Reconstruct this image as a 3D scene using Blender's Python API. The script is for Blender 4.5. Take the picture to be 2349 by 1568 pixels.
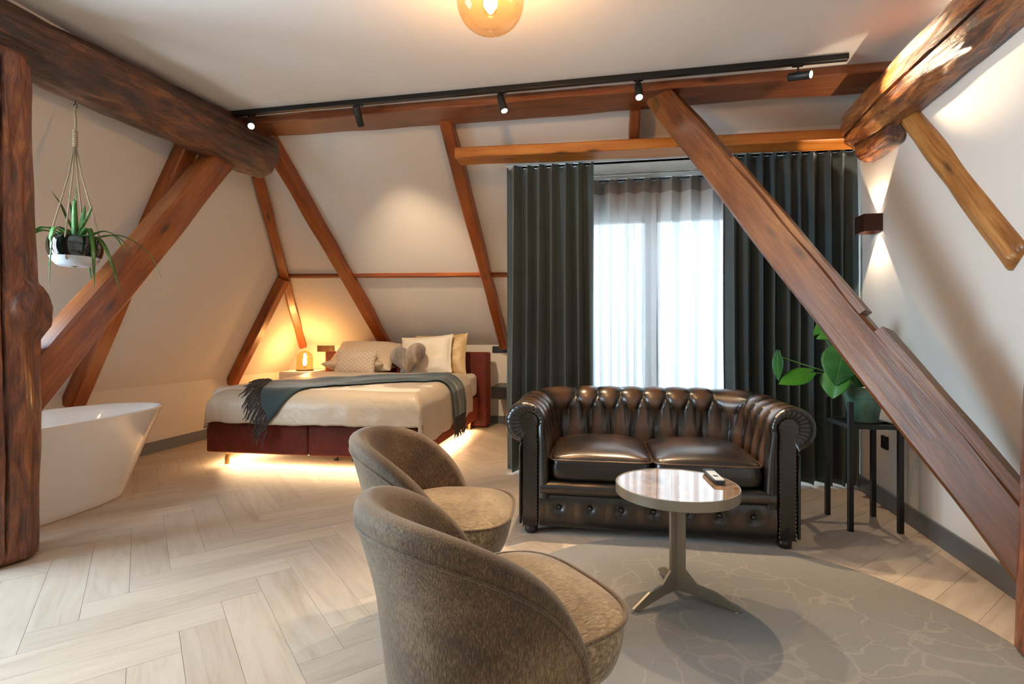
import bpy, bmesh, math, random
from mathutils import Vector, Matrix, noise, Euler
random.seed(11)
PI = math.pi
scene = bpy.context.scene
for o in list(bpy.data.objects):
    bpy.data.objects.remove(o)
COL = scene.collection

# ------------------------------------------------------------------ camera
CAM_H, YAW, FPX = 1.06, math.radians(9.5), 1200.0
cam_d = bpy.data.cameras.new('camera')
cam_d.sensor_width = 36.0
cam_d.lens = 36.0 * FPX / 2349.0
cam_d.shift_y = -14.0 / 2349.0
cam_d.clip_start = 0.02
cam = bpy.data.objects.new('camera', cam_d)
cam.location = (0, 0, CAM_H)
cam.rotation_euler = (PI / 2, 0, YAW)
COL.objects.link(cam)
scene.camera = cam

# ------------------------------------------------------------------ world, exposure
world = bpy.data.worlds.new('overcast_sky')
scene.world = world
world.use_nodes = True
bg = world.node_tree.nodes['Background']
bg.inputs[0].default_value = (0.69, 0.85, 1.0, 1)
bg.inputs[1].default_value = 44.0
vs = scene.view_settings
vs.view_transform = 'Standard'
vs.look = 'None'
vs.exposure = 0.08
vs.gamma = 1.0
vs.use_curve_mapping = False
scene.cycles.max_bounces = 10
scene.cycles.diffuse_bounces = 6
scene.cycles.transparent_max_bounces = 16
scene.cycles.sample_clamp_indirect = 6.0
scene.cycles.caustics_reflective = False
scene.cycles.caustics_refractive = False
scene.cycles.blur_glossy = 0.5

def portal(name, loc, rot, sx, sy):
    d = bpy.data.lights.new(name, 'AREA'); d.shape = 'RECTANGLE'; d.size = sx; d.size_y = sy
    d.cycles.is_portal = True
    o = bpy.data.objects.new(name, d); o.location = loc; o.rotation_euler = rot; COL.objects.link(o)
portal('window_daylight', (0.43, 4.66, 1.08), (-PI / 2, 0, 0), 1.70, 2.2)
portal('side_window_daylight', (-3.90, 1.15, 1.50), (0, -PI / 2, 0), 1.7, 1.6)

def lamp(kind, name, loc, energy, color, parent=None, size=0.05, aim=None, angle=60, blend=0.5):
    d = bpy.data.lights.new(name, kind)
    d.energy = energy; d.color = color
    if kind in ('POINT', 'SPOT'): d.shadow_soft_size = size
    if kind == 'SPOT':
        d.spot_size = math.radians(angle); d.spot_blend = blend
    o = bpy.data.objects.new(name, d); COL.objects.link(o)
    if parent: o.parent = parent
    o.location = loc
    if aim is not None:
        o.rotation_euler = Vector(aim).to_track_quat('-Z', 'Y').to_euler()
    return o

# ------------------------------------------------------------------ helpers
def lin(c):
    if isinstance(c, str):
        c = c.lstrip('#'); c = [int(c[i:i + 2], 16) / 255 for i in (0, 2, 4)]
        c = [x / 12.92 if x <= .04045 else ((x + .055) / 1.055) ** 2.4 for x in c]
    return (c[0], c[1], c[2], 1.0)

class MB:
    def __init__(self): self.v = []; self.f = []; self.attr = []
    def add(self, vs, fs):
        n = len(self.v); self.v += [tuple(p) for p in vs]
        self.f += [tuple(i + n for i in f) for f in fs]; return self
    def box(self, x0, x1, y0, y1, z0, z1):
        v = [(x0,y0,z0),(x1,y0,z0),(x1,y1,z0),(x0,y1,z0),(x0,y0,z1),(x1,y0,z1),(x1,y1,z1),(x0,y1,z1)]
        return self.add(v, [(0,3,2,1),(4,5,6,7),(0,1,5,4),(1,2,6,5),(2,3,7,6),(3,0,4,7)])
    def loft(self, rings, closed=True, cap=True, loop=False):
        n = len(rings[0]); v = [p for r in rings for p in r]; f = []
        m = len(rings)
        for i in range(m if loop else m - 1):
            a, b = i * n, ((i + 1) % m) * n
            for j in range(n if closed else n - 1):
                k = (j + 1) % n
                f.append((a + j, a + k, b + k, b + j))
        if cap and closed and not loop:
            f.append(tuple(range(n - 1, -1, -1))); f.append(tuple(range((m - 1) * n, m * n)))
        return self.add(v, f)
    def tube(self, pts, r, n=8, cap=True, loop=False):
        pts = [Vector(p) for p in pts]; m = len(pts)
        rr = r if isinstance(r, (list, tuple)) else [r] * m
        rings = []; ref = None
        for i, p in enumerate(pts):
            if loop: t = pts[(i + 1) % m] - pts[i - 1]
            else: t = pts[min(i + 1, m - 1)] - pts[max(i - 1, 0)]
            t.normalize()
            if ref is None:
                ref = Vector((0, 0, 1)) if abs(t.z) < .9 else Vector((1, 0, 0))
            s = t.cross(ref)
            if s.length < 1e-5: s = t.orthogonal()
            s.normalize(); u = s.cross(t).normalized(); ref = u
            rings.append([p + (s * math.cos(2 * PI * k / n) + u * math.sin(2 * PI * k / n)) * rr[i] for k in range(n)])
        return self.loft(rings, True, cap, loop)
    def lathe(self, prof, n=32, c=(0, 0, 0), capt=False, capb=False):
        rings = [[(c[0] + r * math.cos(2 * PI * k / n), c[1] + r * math.sin(2 * PI * k / n), c[2] + z) for k in range(n)] for r, z in prof]
        base = len(self.v)
        self.loft(rings, True, False)
        m = len(prof)
        if capb: self.f.append(tuple(base + k for k in range(n - 1, -1, -1)))
        if capt: self.f.append(tuple(base + (m - 1) * n + k for k in range(n)))
        return self
    def grid(self, fn, nu, nv, cu=False):
        v = [fn(i / (nu if cu else nu - 1), j / (nv - 1)) for i in range(nu) for j in range(nv)]
        f = []
        for i in range(nu if cu else nu - 1):
            for j in range(nv - 1):
                a = i * nv + j; b = ((i + 1) % nu) * nv + j
                f.append((a, b, b + 1, a + 1))
        return self.add(v, f)
    def mesh(self, name, smooth=True, angle=40):
        me = bpy.data.meshes.new(name); me.from_pydata(self.v, [], self.f); me.validate(); 
        bm = bmesh.new(); bm.from_mesh(me)
        bmesh.ops.recalc_face_normals(bm, faces=bm.faces); bm.to_mesh(me); bm.free()
        if smooth:
            me.polygons.foreach_set('use_smooth', [True] * len(me.polygons))
            if angle < 180: me.set_sharp_from_angle(angle=math.radians(angle))
        return me
    def build(self, name, mat, parent=None, loc=(0, 0, 0), rot=(0, 0, 0), smooth=True, angle=40, bevel=0, seg=2, solid=0, sub=0):
        me = self.mesh(name, smooth, angle)
        if isinstance(mat, (list, tuple)):
            for m in mat: me.materials.append(m)
        else: me.materials.append(mat)
        o = bpy.data.objects.new(name, me); COL.objects.link(o)
        o.location = loc; o.rotation_euler = rot
        if parent: o.parent = parent
        if solid:
            m = o.modifiers.new('thick', 'SOLIDIFY'); m.thickness = solid; m.offset = 0
        if bevel:
            m = o.modifiers.new('bevel', 'BEVEL'); m.width = bevel; m.segments = seg; m.limit_method = 'ANGLE'; m.angle_limit = math.radians(35)
        if sub:
            m = o.modifiers.new('sub', 'SUBSURF'); m.levels = sub; m.render_levels = sub
        return o

def thing(name, label, cat, loc=(0, 0, 0), rz=0, group=None, rot=None):
    o = bpy.data.objects.new(name, None); COL.objects.link(o)
    o.empty_display_size = .1
    o.location = loc; o.rotation_euler = rot if rot else (0, 0, rz)
    return tag(o, label, cat, group)
def tag(o, label, cat, group=None):
    o['label'] = label; o['category'] = cat
    if group: o['group'] = group
    return o
def struct(o):
    o['kind'] = 'structure'; return o
def copy_tree(root):
    r = root.copy(); COL.objects.link(r)
    for ch in root.children:
        c = ch.copy(); COL.objects.link(c); c.parent = r
        for g in ch.children:
            d = g.copy(); COL.objects.link(d); d.parent = c
    return r
def nz(x, y=0., z=0.): return noise.noise(Vector((x, y, z)))
def lerp(a, b, t): return a + (b - a) * t
def sstep(a, b, x):
    t = min(1, max(0, (x - a) / (b - a))); return t * t * (3 - 2 * t)
def poly_at(pts, t):
    """smooth point on a control polyline, t in 0..1"""
    n = len(pts) - 1; s = min(max(t, 0), 1) * n; i = min(int(s), n - 1); f = s - i
    p = [Vector(pts[max(0, min(n, k))]) for k in (i - 1, i, i + 1, i + 2)]
    return .5 * ((2 * p[1]) + (p[2] - p[0]) * f + (2 * p[0] - 5 * p[1] + 4 * p[2] - p[3]) * f * f + (3 * p[1] - p[0] - 3 * p[2] + p[3]) * f ** 3)

# ------------------------------------------------------------------ materials
class NT:
    def __init__(self, name):
        self.m = bpy.data.materials.new(name); self.m.use_nodes = True
        self.t = self.m.node_tree; self.b = self.t.nodes['Principled BSDF']; self.out = self.t.nodes['Material Output']
    def n(self, typ, **kw):
        nd = self.t.nodes.new(typ)
        for k, v in kw.items():
            if k.startswith('_'): setattr(nd, k[1:], v)
            else:
                key = k.replace('__', ' ')
                nd.inputs[int(key[1:]) if key[0] == 'i' and key[1:].isdigit() else key].default_value = v
        return nd
    def l(self, a, b): self.t.links.new(a, b)
    def set(self, **kw):
        for k, v in kw.items(): self.b.inputs[k.replace('__', ' ')].default_value = v
    def coord(self, scale=(1, 1, 1), src='Object', rand=False):
        tc = self.n('ShaderNodeTexCoord'); mp = self.n('ShaderNodeMapping'); mp.inputs['Scale'].default_value = scale
        self.l(tc.outputs[src], mp.inputs['Vector'])
        if rand:
            oi = self.n('ShaderNodeObjectInfo'); mu = self.n('ShaderNodeMath', _operation='MULTIPLY', i1=37.0)
            self.l(oi.outputs['Random'], mu.inputs[0]); self.l(mu.outputs[0], mp.inputs['Location'])
        return mp.outputs[0]
    def noise(self, vec, scale=5, detail=4, rough=.55, dist=0):
        nd = self.n('ShaderNodeTexNoise', Scale=scale, Detail=detail, Roughness=rough, Distortion=dist)
        self.l(vec, nd.inputs['Vector']); return nd.outputs['Fac']
    def ramp(self, fac, stops, interp='LINEAR'):
        r = self.n('ShaderNodeValToRGB'); r.color_ramp.interpolation = interp
        e = r.color_ramp.elements
        while len(e) > 1: e.remove(e[-1])
        e[0].position = stops[0][0]; e[0].color = lin(stops[0][1])
        for p, c in stops[1:]:
            el = e.new(p); el.color = lin(c)
        self.l(fac, r.inputs[0]); return r.outputs[0]
    def mix(self, fac, a, b, mode='MIX'):
        m = self.n('ShaderNodeMix', _data_type='RGBA', _blend_type=mode)
        for sock, val in ((m.inputs[0], fac), (m.inputs[6], a), (m.inputs[7], b)):
            if isinstance(val, (int, float)): sock.default_value = val
            elif isinstance(val, (tuple, list, str)): sock.default_value = lin(val)
            else: self.l(val, sock)
        return m.outputs[2]
    def math(self, op, a, b=None, c=None):
        m = self.n('ShaderNodeMath', _operation=op)
        for s, v in zip(m.inputs, (a, b, c)):
            if v is None: continue
            if isinstance(v, (int, float)): s.default_value = v
            else: self.l(v, s)
        return m.outputs[0]
    def bump(self, h, strength=.3, dist=.01):
        b = self.n('ShaderNodeBump', Strength=strength, Distance=dist)
        self.l(h, b.inputs['Height']); self.l(b.outputs[0], self.b.inputs['Normal']); self.l(b.outputs[0], self.b.inputs['Coat Normal'])
    def base(self, c):
        if isinstance(c, (str, tuple, list)): self.set(Base__Color=lin(c))
        else: self.l(c, self.b.inputs['Base Color'])

def plain(name, col, rough=.5, metal=0, **kw):
    t = NT(name); t.base(col); t.set(Roughness=rough, Metallic=metal, **kw); return t.m

def wood(name, stops, rough=.4, grain=1.0, coat=0.0, bump=.25, knots=True, scale=1.0, croughness=.15):
    t = NT(name)
    c = t.coord((1.1 * scale, 14 * scale, 14 * scale), rand=True)
    n1 = t.noise(c, 1.6, 6, .6, .6)
    c2 = t.coord((4 * scale, 70 * scale, 70 * scale), rand=True)
    n2 = t.noise(c2, 2.0, 3, .6)
    f = t.math('ADD', t.math('MULTIPLY', n1, .75), t.math('MULTIPLY', n2, .25 * grain))
    c3 = t.coord((1.3 * scale, 2.2 * scale, 2.2 * scale), rand=True)
    big = t.noise(c3, 1.5, 3)
    f = t.math('ADD', f, t.math('MULTIPLY', t.math('SUBTRACT', big, .5), .5))
    col = t.ramp(f, stops)
    if knots:
        vo = t.n('ShaderNodeTexVoronoi', Scale=1.0); vc = t.coord((2.6, 9, 9), rand=True); t.l(vc, vo.inputs['Vector'])
        k = t.math('LESS_THAN', vo.outputs['Distance'], .13)
        ks = t.n('ShaderNodeMapRange'); ks.inputs[1].default_value = .20; ks.inputs[2].default_value = .06
        t.l(vo.outputs['Distance'], ks.inputs[0])
        col = t.mix(t.math('MULTIPLY', ks.outputs[0], .75), col, '#1f0d06')
    t.base(col)
    rr = t.n('ShaderNodeMapRange'); rr.inputs[3].default_value = rough - .08; rr.inputs[4].default_value = rough + .14
    t.l(n1, rr.inputs[0]); t.l(rr.outputs[0], t.b.inputs['Roughness'])
    t.set(Coat__Weight=coat, Coat__Roughness=croughness)
    t.bump(f, bump, .012)
    return t.m

W_ORANGE = wood('varnished_pine', [(.25, '#5a2408'), (.5, '#8a4210'), (.75, '#a85a1c')], .38, coat=.15)
W_HONEY = wood('honey_pine', [(.25, '#8a4a14'), (.5, '#b06a24'), (.78, '#c88a42')], .42, coat=.1)
W_RED = wood('reddish_pine', [(.25, '#4d2412'), (.5, '#764020'), (.75, '#935a34')], .36, coat=.3)
W_BRACE = wood('worn_brown_timber', [(.22, '#35190a'), (.5, '#683b1a'), (.78, '#90602f')], .36, coat=.3, croughness=.25, bump=.14)
def bark(name, stops, rough, coat, scale=1.0, bump=.7):
    """debarked, hand-varnished trunk: blotchy streaks and a rippled glossy coat"""
    t = NT(name)
    c1 = t.coord((2.2 * scale, 9 * scale, 9 * scale), rand=True); n1 = t.noise(c1, 1.7, 7, .68, 1.4)
    c2 = t.coord((9 * scale, 60 * scale, 60 * scale), rand=True); n2 = t.noise(c2, 1.5, 4, .65, .5)
    c3 = t.coord((1.2, 2.4, 2.4), rand=True); n3 = t.noise(c3, 1.6, 3)
    f = t.math('ADD', t.math('MULTIPLY', n1, .8), t.math('MULTIPLY', n2, .3)); f = t.math('ADD', f, t.math('MULTIPLY', t.math('SUBTRACT', n3, .5), .45))
    f = t.math('SUBTRACT', f, .05)
    t.base(t.ramp(f, stops)); t.set(Roughness=rough, Coat__Weight=coat, Coat__Roughness=.10)
    t.bump(t.math('ADD', t.math('MULTIPLY', n1, 1.0), t.math('MULTIPLY', n2, .35)), bump, .03); return t.m
W_KNEE = wood('orange_brown_timber', [(.22, '#4a200b'), (.5, '#824318'), (.78, '#ad6a32')], .36, coat=.3, croughness=.25, bump=.14)
W_LOG = bark('dark_varnished_log', [(.30, '#140805'), (.45, '#35180b'), (.56, '#552a13'), (.68, '#7f4a24')], .36, .8)
W_LOG2 = bark('amber_varnished_log', [(.30, '#1c0c05'), (.43, '#5a2c12'), (.54, '#9a5a26'), (.68, '#c98a4a')], .32, .9)
W_POST = bark('old_oak_post', [(.28, '#220d06'), (.42, '#562811'), (.56, '#7f431e'), (.70, '#a66734')], .38, .6, 1.1)
W_PALE = wood('pale_round_timber', [(.2, '#5d3415'), (.45, '#a0672f'), (.75, '#c79658')], .4, coat=.3, bump=.35)

def wall_mat(name, c):
    t = NT(name); v = t.coord((1, 1, 1)); n = t.noise(v, 1.2, 3); t.base(t.mix(n, c, tuple(x * .96 for x in lin(c)[:3])))
    t.set(Roughness=.85); t.bump(t.noise(v, 90, 3), .06, .004); return t.m
WALL = wall_mat('white_wall_paint', '#dcd6cf')
CEIL = wall_mat('white_ceiling_paint', '#dad6d1')
SKIRT = plain('grey_skirting_paint', '#5a5c60', .45)

def plank_mat():
    t = NT('light_oak_plank')
    c = t.coord((1.0, 9, 1), rand=True); n1 = t.noise(c, 1.8, 6, .62, 1.2)
    c2 = t.coord((3, 60, 1), rand=True); n2 = t.noise(c2, 2, 3, .6)
    f = t.math('ADD', t.math('MULTIPLY', n1, .8), t.math('MULTIPLY', n2, .2))
    col = t.ramp(f, [(.25, '#a3917f'), (.48, '#baaa99'), (.75, '#c6b8a8')])
    oi = t.n('ShaderNodeObjectInfo')
    v = t.n('ShaderNodeMapRange'); v.inputs[3].default_value = .90; v.inputs[4].default_value = 1.05
    t.l(oi.outputs['Random'], v.inputs[0])
    hs = t.n('ShaderNodeHueSaturation'); t.l(col, hs.inputs['Color']); t.l(v.outputs[0], hs.inputs['Value'])
    t.base(hs.outputs[0]); t.set(Roughness=.42); t.bump(f, .08, .004)
    return t.m
PLANK = plank_mat()
FLOORBASE = plain('floor_joint', '#6e5a48', .7)
BLACK = plain('black_metal', '#0c0c0d', .35, 0)
BLACKM = plain('matte_black_coat', '#141415', .45, 0)
WHITE_PL = plain('white_plastic', '#e6e6e4', .35)
def glass_mat(name, col=(1, 1, 1), ior=1.45, rough=.02):
    t = NT(name); t.t.nodes.remove(t.b)
    tr = t.n('ShaderNodeBsdfTransparent'); tr.inputs[0].default_value = lin(col)
    g = t.n('ShaderNodeBsdfGlossy', Roughness=rough); fr = t.n('ShaderNodeFresnel', IOR=ior)
    mx = t.n('ShaderNodeMixShader'); t.l(t.math('MINIMUM', fr.outputs[0], .25), mx.inputs[0]); t.l(tr.outputs[0], mx.inputs[1]); t.l(g.outputs[0], mx.inputs[2])
    t.l(mx.outputs[0], t.out.inputs[0]); return t.m
PANE = glass_mat('window_glass', '#f2f6f6')
AMBER = glass_mat('amber_glass', '#fbe6c6', 1.3)
CLEAR = glass_mat('clear_bulb_glass', '#fff2dc', 1.2)
SMOKED = glass_mat('tinted_dome_glass', '#fbe6c4', 1.18)
def emit(name, col, st):
    t = NT(name); t.base('#000000'); t.b.inputs['Emission Color'].default_value = lin(col); t.b.inputs['Emission Strength'].default_value = st; return t.m
WARM = (1.0, .60, .26); SPOTC = (1.0, .74, .46)
FILAMENT = emit('glowing_filament', (1.0, .72, .40), 60)
SPOTFACE = emit('spot_lens_light', (1.0, .88, .70), 40)
LEDSTRIP = emit('led_strip_light', (1.0, .70, .38), 9)
SCONCEL = emit('sconce_led', (1.0, .80, .58), 40)
# lamp powers (W)
BED_LED = 7.5
E_BEDSIDE = 40.0
E_SPOT = [70, 190, 150, 200, 65]
E_PENDANT = 60.0
E_SCONCE = 24.0
# ================================================================== THE SETTING
ZC = 2.69
YK, ZK, MB_ = 6.25, 0.95, 0.7166          # back roof slope: z = ZK + MB_*(YK-y)
XL, ZL, ML_ = -4.0, 0.61, 1.75            # left roof slope: z = ZL + ML_*(x-XL)
def zback(y): return ZK + MB_ * (YK - y)
def zleft(x): return ZL + ML_ * (x - XL)
YT = YK - (ZC - ZK) / MB_                 # 3.822
XT = XL + (ZC - ZL) / ML_                 # -2.811
XH = XL + (ZK - ZL) / ML_                 # -3.806
def xright(y): return 1.66 + (y - 2.4) * .0769
NX = -0.655                               # cheek between bed nook and window bay
DZ = 2.39                                 # ceiling of window bay
WY = 4.55                                 # window wall
YF = -1.6                                 # wall behind the viewer
SX = -3.75                                # side dormer wall

# floor: herringbone planks on a base
fl = MB().box(-4.1, 2.1, YF - .1, 6.35, -.08, -.004).build('floor', FLOORBASE, smooth=False)
struct(fl)
PW, PL, PN = .150, .750, 5
eu = Vector((-1, 1, 0)).normalized(); ev = Vector((1, 1, 0)).normalized()
O0 = Vector((-1.49, 2.08, 0)) - eu * PL
g = .0006
pm = MB().box(g, PL - g, g, PW - g, -.004, 0).mesh('plank', False); pm.materials.append(PLANK)
cand = []
cF = Vector((-math.sin(YAW), math.cos(YAW), 0)); cR = Vector((math.cos(YAW), math.sin(YAW), 0))
for m in range(-6, 7):
    for k in range(-60, 61):
        o = O0 + (eu + ev) * PW * k + (eu - ev) * PL * m
        for kind in (0, 1):
            if kind == 0: org, ax, wd = o, eu, ev
            else: org, ax, wd = o + ev * PW, ev, eu      # V board: u in [0,1], v in [1,n+1]
            c = org + ax * PL / 2 + wd * PW / 2
            if not (-4.05 < c.x < 2.0 and YF < c.y < 6.25): continue
            d = c.dot(cF); sx = c.dot(cR)
            vis = d > .9 and abs(sx / d) < 1.05 and d > 1.3
            # hidden for the most part under bed, sofa and rug
            hid = (-3.0 < c.x < -1.6 and 4.3 < c.y < 5.9) or ((c.x - .47) ** 2 + (c.y - 1.93) ** 2 < .55) or (c.y > 4.2 and c.x > -.6) or (-.3 < c.x < .9 and 2.9 < c.y < 3.7)
            cand.append((0 if (vis and not hid) else 1, d if d > 0 else 99, org, ax, wd, kind))
cand.sort(key=lambda t: (t[0], t[1]))
rest = MB()
for i, (h, d, org, ax, wd, kind) in enumerate(cand):
    # a right-handed frame: x along the board, y across
    if ax.cross(wd).z < 0:
        org = org + wd * PW; wd = -wd
    mtx = Matrix.Translation(org) @ Matrix(((ax.x, wd.x, 0, 0), (ax.y, wd.y, 0, 0), (0, 0, 1, 0), (0, 0, 0, 1)))
    if i < 300 and h == 0:
        p = bpy.data.objects.new('plank', pm); COL.objects.link(p); p.parent = fl; p.matrix_local = mtx
    else:
        rest.add([mtx @ v.co for v in pm.vertices], [tuple(q.vertices) for q in pm.polygons])
ro = rest.build('plank_field', PLANK, fl, smooth=False); ro['kind'] = 'stuff'

def polys(name, plist, mat, parent=None):
    b = MB()
    for p in plist: b.add(p, [tuple(range(len(p)))])
    o = b.build(name, mat, parent, smooth=False)
    return o
# walls are shells a few centimetres thick
def shell(name, plist, mat, t=.06, off=1):
    b = MB()
    for p in plist:
        p = [Vector(q) for q in p]; n = len(p)
        nrm = (p[1] - p[0]).cross(p[2] - p[0]).normalized() * t * off
        b.add(p + [q + nrm for q in p], [tuple(range(n))] + [tuple(range(2 * n - 1, n - 1, -1))] + [(i, (i + 1) % n, n + (i + 1) % n, n + i) for i in range(n)])
    return struct(b.build(name, mat, smooth=False))

shell('wall_back', [
    [(XL, YK, 0), (XL, YK, ZL), (XH, YK, ZK), (NX, YK, ZK), (NX, YK, 0)],
    [(XH, YK, ZK), (XT, YT, ZC), (NX, YT, ZC), (NX, YK, ZK)],
    [(NX, YT, ZC), (2.0, YT, ZC), (2.0, 4.02, zback(4.02)), (NX, 4.02, zback(4.02))],
], WALL, .06, 1)
shell('wall_bay', [
    [(NX, 4.02, zback(4.02)), (2.0, 4.02, zback(4.02)), (2.0, 4.02, DZ), (NX, 4.02, DZ)],
    [(NX, 3.93, DZ), (2.0, 3.93, DZ), (2.0, WY + .2, DZ), (NX, WY + .2, DZ)],
    [(NX, WY, DZ), (-.37, WY, DZ), (-.37, WY, 0), (NX, WY, 0)],
    [(1.23, WY, DZ), (2.0, WY, DZ), (2.0, WY, 0), (1.23, WY, 0)],
    [(-.37, WY, DZ), (1.23, WY, DZ), (1.23, WY, 2.09), (-.37, WY, 2.09)],
], WALL, .10, 1)
shell('wall_nook', [[(NX, 4.12, 0), (NX, YK, 0), (NX, YK, ZK), (NX, 4.12, zback(4.12))]], WALL, .06, 1)
YD = 2.05
shell('wall_left', [
    [(XL, YD, 0), (XL, YD, ZL), (XL, YK, ZL), (XL, YK, 0)],
    [(XL, YD, ZL), (XT, YD, ZC), (XT, YT, ZC), (XH, YK, ZK), (XL, YK, ZL)],
], WALL, .06, 1)
shell('wall_side', [
    [(SX, YF, 0), (SX, YF, .65), (SX, YD, .65), (SX, YD, 0)],
    [(SX, YF, 2.35), (SX, YF, ZC), (SX, YD, ZC), (SX, YD, 2.35)],
    [(SX, YF, .65), (SX, YF, 2.35), (SX, .35, 2.35), (SX, .35, .65)],
    [(SX, 1.95, .65), (SX, 1.95, 2.35), (SX, YD, 2.35), (SX, YD, .65)],
    [(SX, YD, zleft(SX)), (SX, YD, ZC), (XT, YD, ZC)],
    [(XL, YD, 0), (XL, YD, ZL), (SX, YD, zleft(SX)), (SX, YD, 0)],
], WALL, .05, 1)
shell('wall_right', [[(xright(YF), YF, 0), (xright(YF), YF, ZC), (xright(4.8), 4.8, ZC), (xright(4.8), 4.8, 0)]], WALL, .08, -1)
shell('wall_front', [[(SX - .1, YF, 0), (2.0, YF, 0), (2.0, YF, ZC), (SX - .1, YF, ZC)]], WALL, .08, 1)
shell('ceiling', [[(SX - .1, YF, ZC), (2.0, YF, ZC), (2.0, YD, ZC), (SX - .1, YD, ZC)], [(XT - .02, YD, ZC), (2.0, YD, ZC), (2.0, YT + .05, ZC), (XT - .02, YT + .05, ZC)]], CEIL, .06, 1)

def skirting(name, p0, p1, inward, h=.10, t=.016):
    p0, p1 = Vector(p0), Vector(p1); n = Vector(inward).normalized() * t
    b = MB(); v = [p0, p1, p1 + n, p0 + n]
    b.add([q for q in v] + [q + Vector((0, 0, h)) for q in v], [(0,1,2,3),(7,6,5,4),(0,4,5,1),(1,5,6,2),(2,6,7,3),(3,7,4,0)])
    return struct(b.build(name, SKIRT, smooth=False, bevel=.003))
skirting('baseboard_right', (xright(1.2), 1.2, 0), (xright(4.5), 4.5, 0), (-1, .077, 0), .105)
skirting('baseboard_left', (XL, YD, 0), (XL, YK, 0), (1, 0, 0))
skirting('baseboard_back', (XL, YK, 0), (NX, YK, 0), (0, -1, 0), .09)

# windows: frame, stile and panes
FRAME = plain('white_window_frame', '#d9dcdd', .4)
DARKFRAME = plain('anthracite_rail', '#2b2f34', .4)
def window(name, x0, x1, z0, z1, y, rot=None, loc=(0, 0, 0), rails=()):
    w = bpy.data.objects.new(name, None); COL.objects.link(w); w['kind'] = 'structure'
    w.location = loc; w.rotation_euler = (0, 0, rot or 0)
    f = MB(); t = .06
    f.box(x0, x0 + t, y - .04, y + .04, z0, z1).box(x1 - t, x1, y - .04, y + .04, z0, z1)
    f.box(x0 + t, x1 - t, y - .04, y + .04, z0, z0 + t).box(x0 + t, x1 - t, y - .04, y + .04, z1 - t, z1)
    f.build('window_frame', FRAME, w, smooth=False, bevel=.004)
    xm = (x0 + x1) / 2
    MB().box(xm - .045, xm + .045, y - .045, y + .035, z0 + t, z1 - t).build('window_stile', FRAME, w, smooth=False, bevel=.004)
    for a, b in ((x0 + t, xm - .045), (xm + .045, x1 - t)):
        MB().box(a, b, y - .006, y + .006, z0 + t, z1 - t).build('pane', PANE, w, smooth=False)
    MB().box(x0 - .02, x1 + .02, y - .09, y - .04, z0 - .03, z0).build('window_sill', FRAME, w, smooth=False, bevel=.004)
    return w
window('window_1', -.37, 1.23, .04, 2.09, WY + .05)
window('window_2', -.80, .80, .65, 2.35, 0, PI / 2, (SX - .03, 1.15, 0))

# ================================================================== TIMBERS
def frame_mtx(p0, p1, up):
    x = (p1 - p0).normalized(); z = (up - x * up.dot(x)).normalized(); y = z.cross(x)
    return Matrix.Translation(p0) @ Matrix(((x.x, y.x, z.x, 0), (x.y, y.y, z.y, 0), (x.z, y.z, z.z, 0), (0, 0, 0, 1)))
_seed = [0]
def timber(name, p0, p1, w, h, up, mat, label, rough=.004, cut0=0, cut1=0, group=None, extra=None):
    """squared timber along local x, width w on local y, height h on local z, hand-sawn edges"""
    p0, p1, up = Vector(p0), Vector(p1), Vector(up)
    L = (p1 - p0).length; _seed[0] += 1; sd = _seed[0] * 7.3
    n = max(6, int(L / .08)); rings = []; ch = .10 * min(w, h)
    sec = [(-1, -1, 1, 0), (-1, -1, 0, 1), (-1, 1, 0, -1), (-1, 1, 1, 0), (1, 1, -1, 0), (1, 1, 0, -1), (1, -1, 0, 1), (1, -1, -1, 0)]
    for i in range(n + 1):
        t = i / n; r = []
        for j, (a, b, c, d) in enumerate(sec):
            k = j // 2
            jy = nz(t * L * 2.2, k * 3.1, sd) * rough * 2; jz = nz(t * L * 2.2, k * 3.1 + 50, sd) * rough * 2
            y = a * w / 2 + c * ch + jy; z = b * h / 2 + d * ch + jz
            xx = t * L + (cut0 * z if i == 0 else 0) + (cut1 * z if i == n else 0)
            r.append((xx, y, z))
        rings.append(r)
    b = MB().loft(rings)
    if extra: extra(b, L, w, h)
    o = b.build(name, mat, angle=30)
    o.matrix_world = frame_mtx(p0, p1, up)
    if label: tag(o, label, 'beam', group)
    return o
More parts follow.
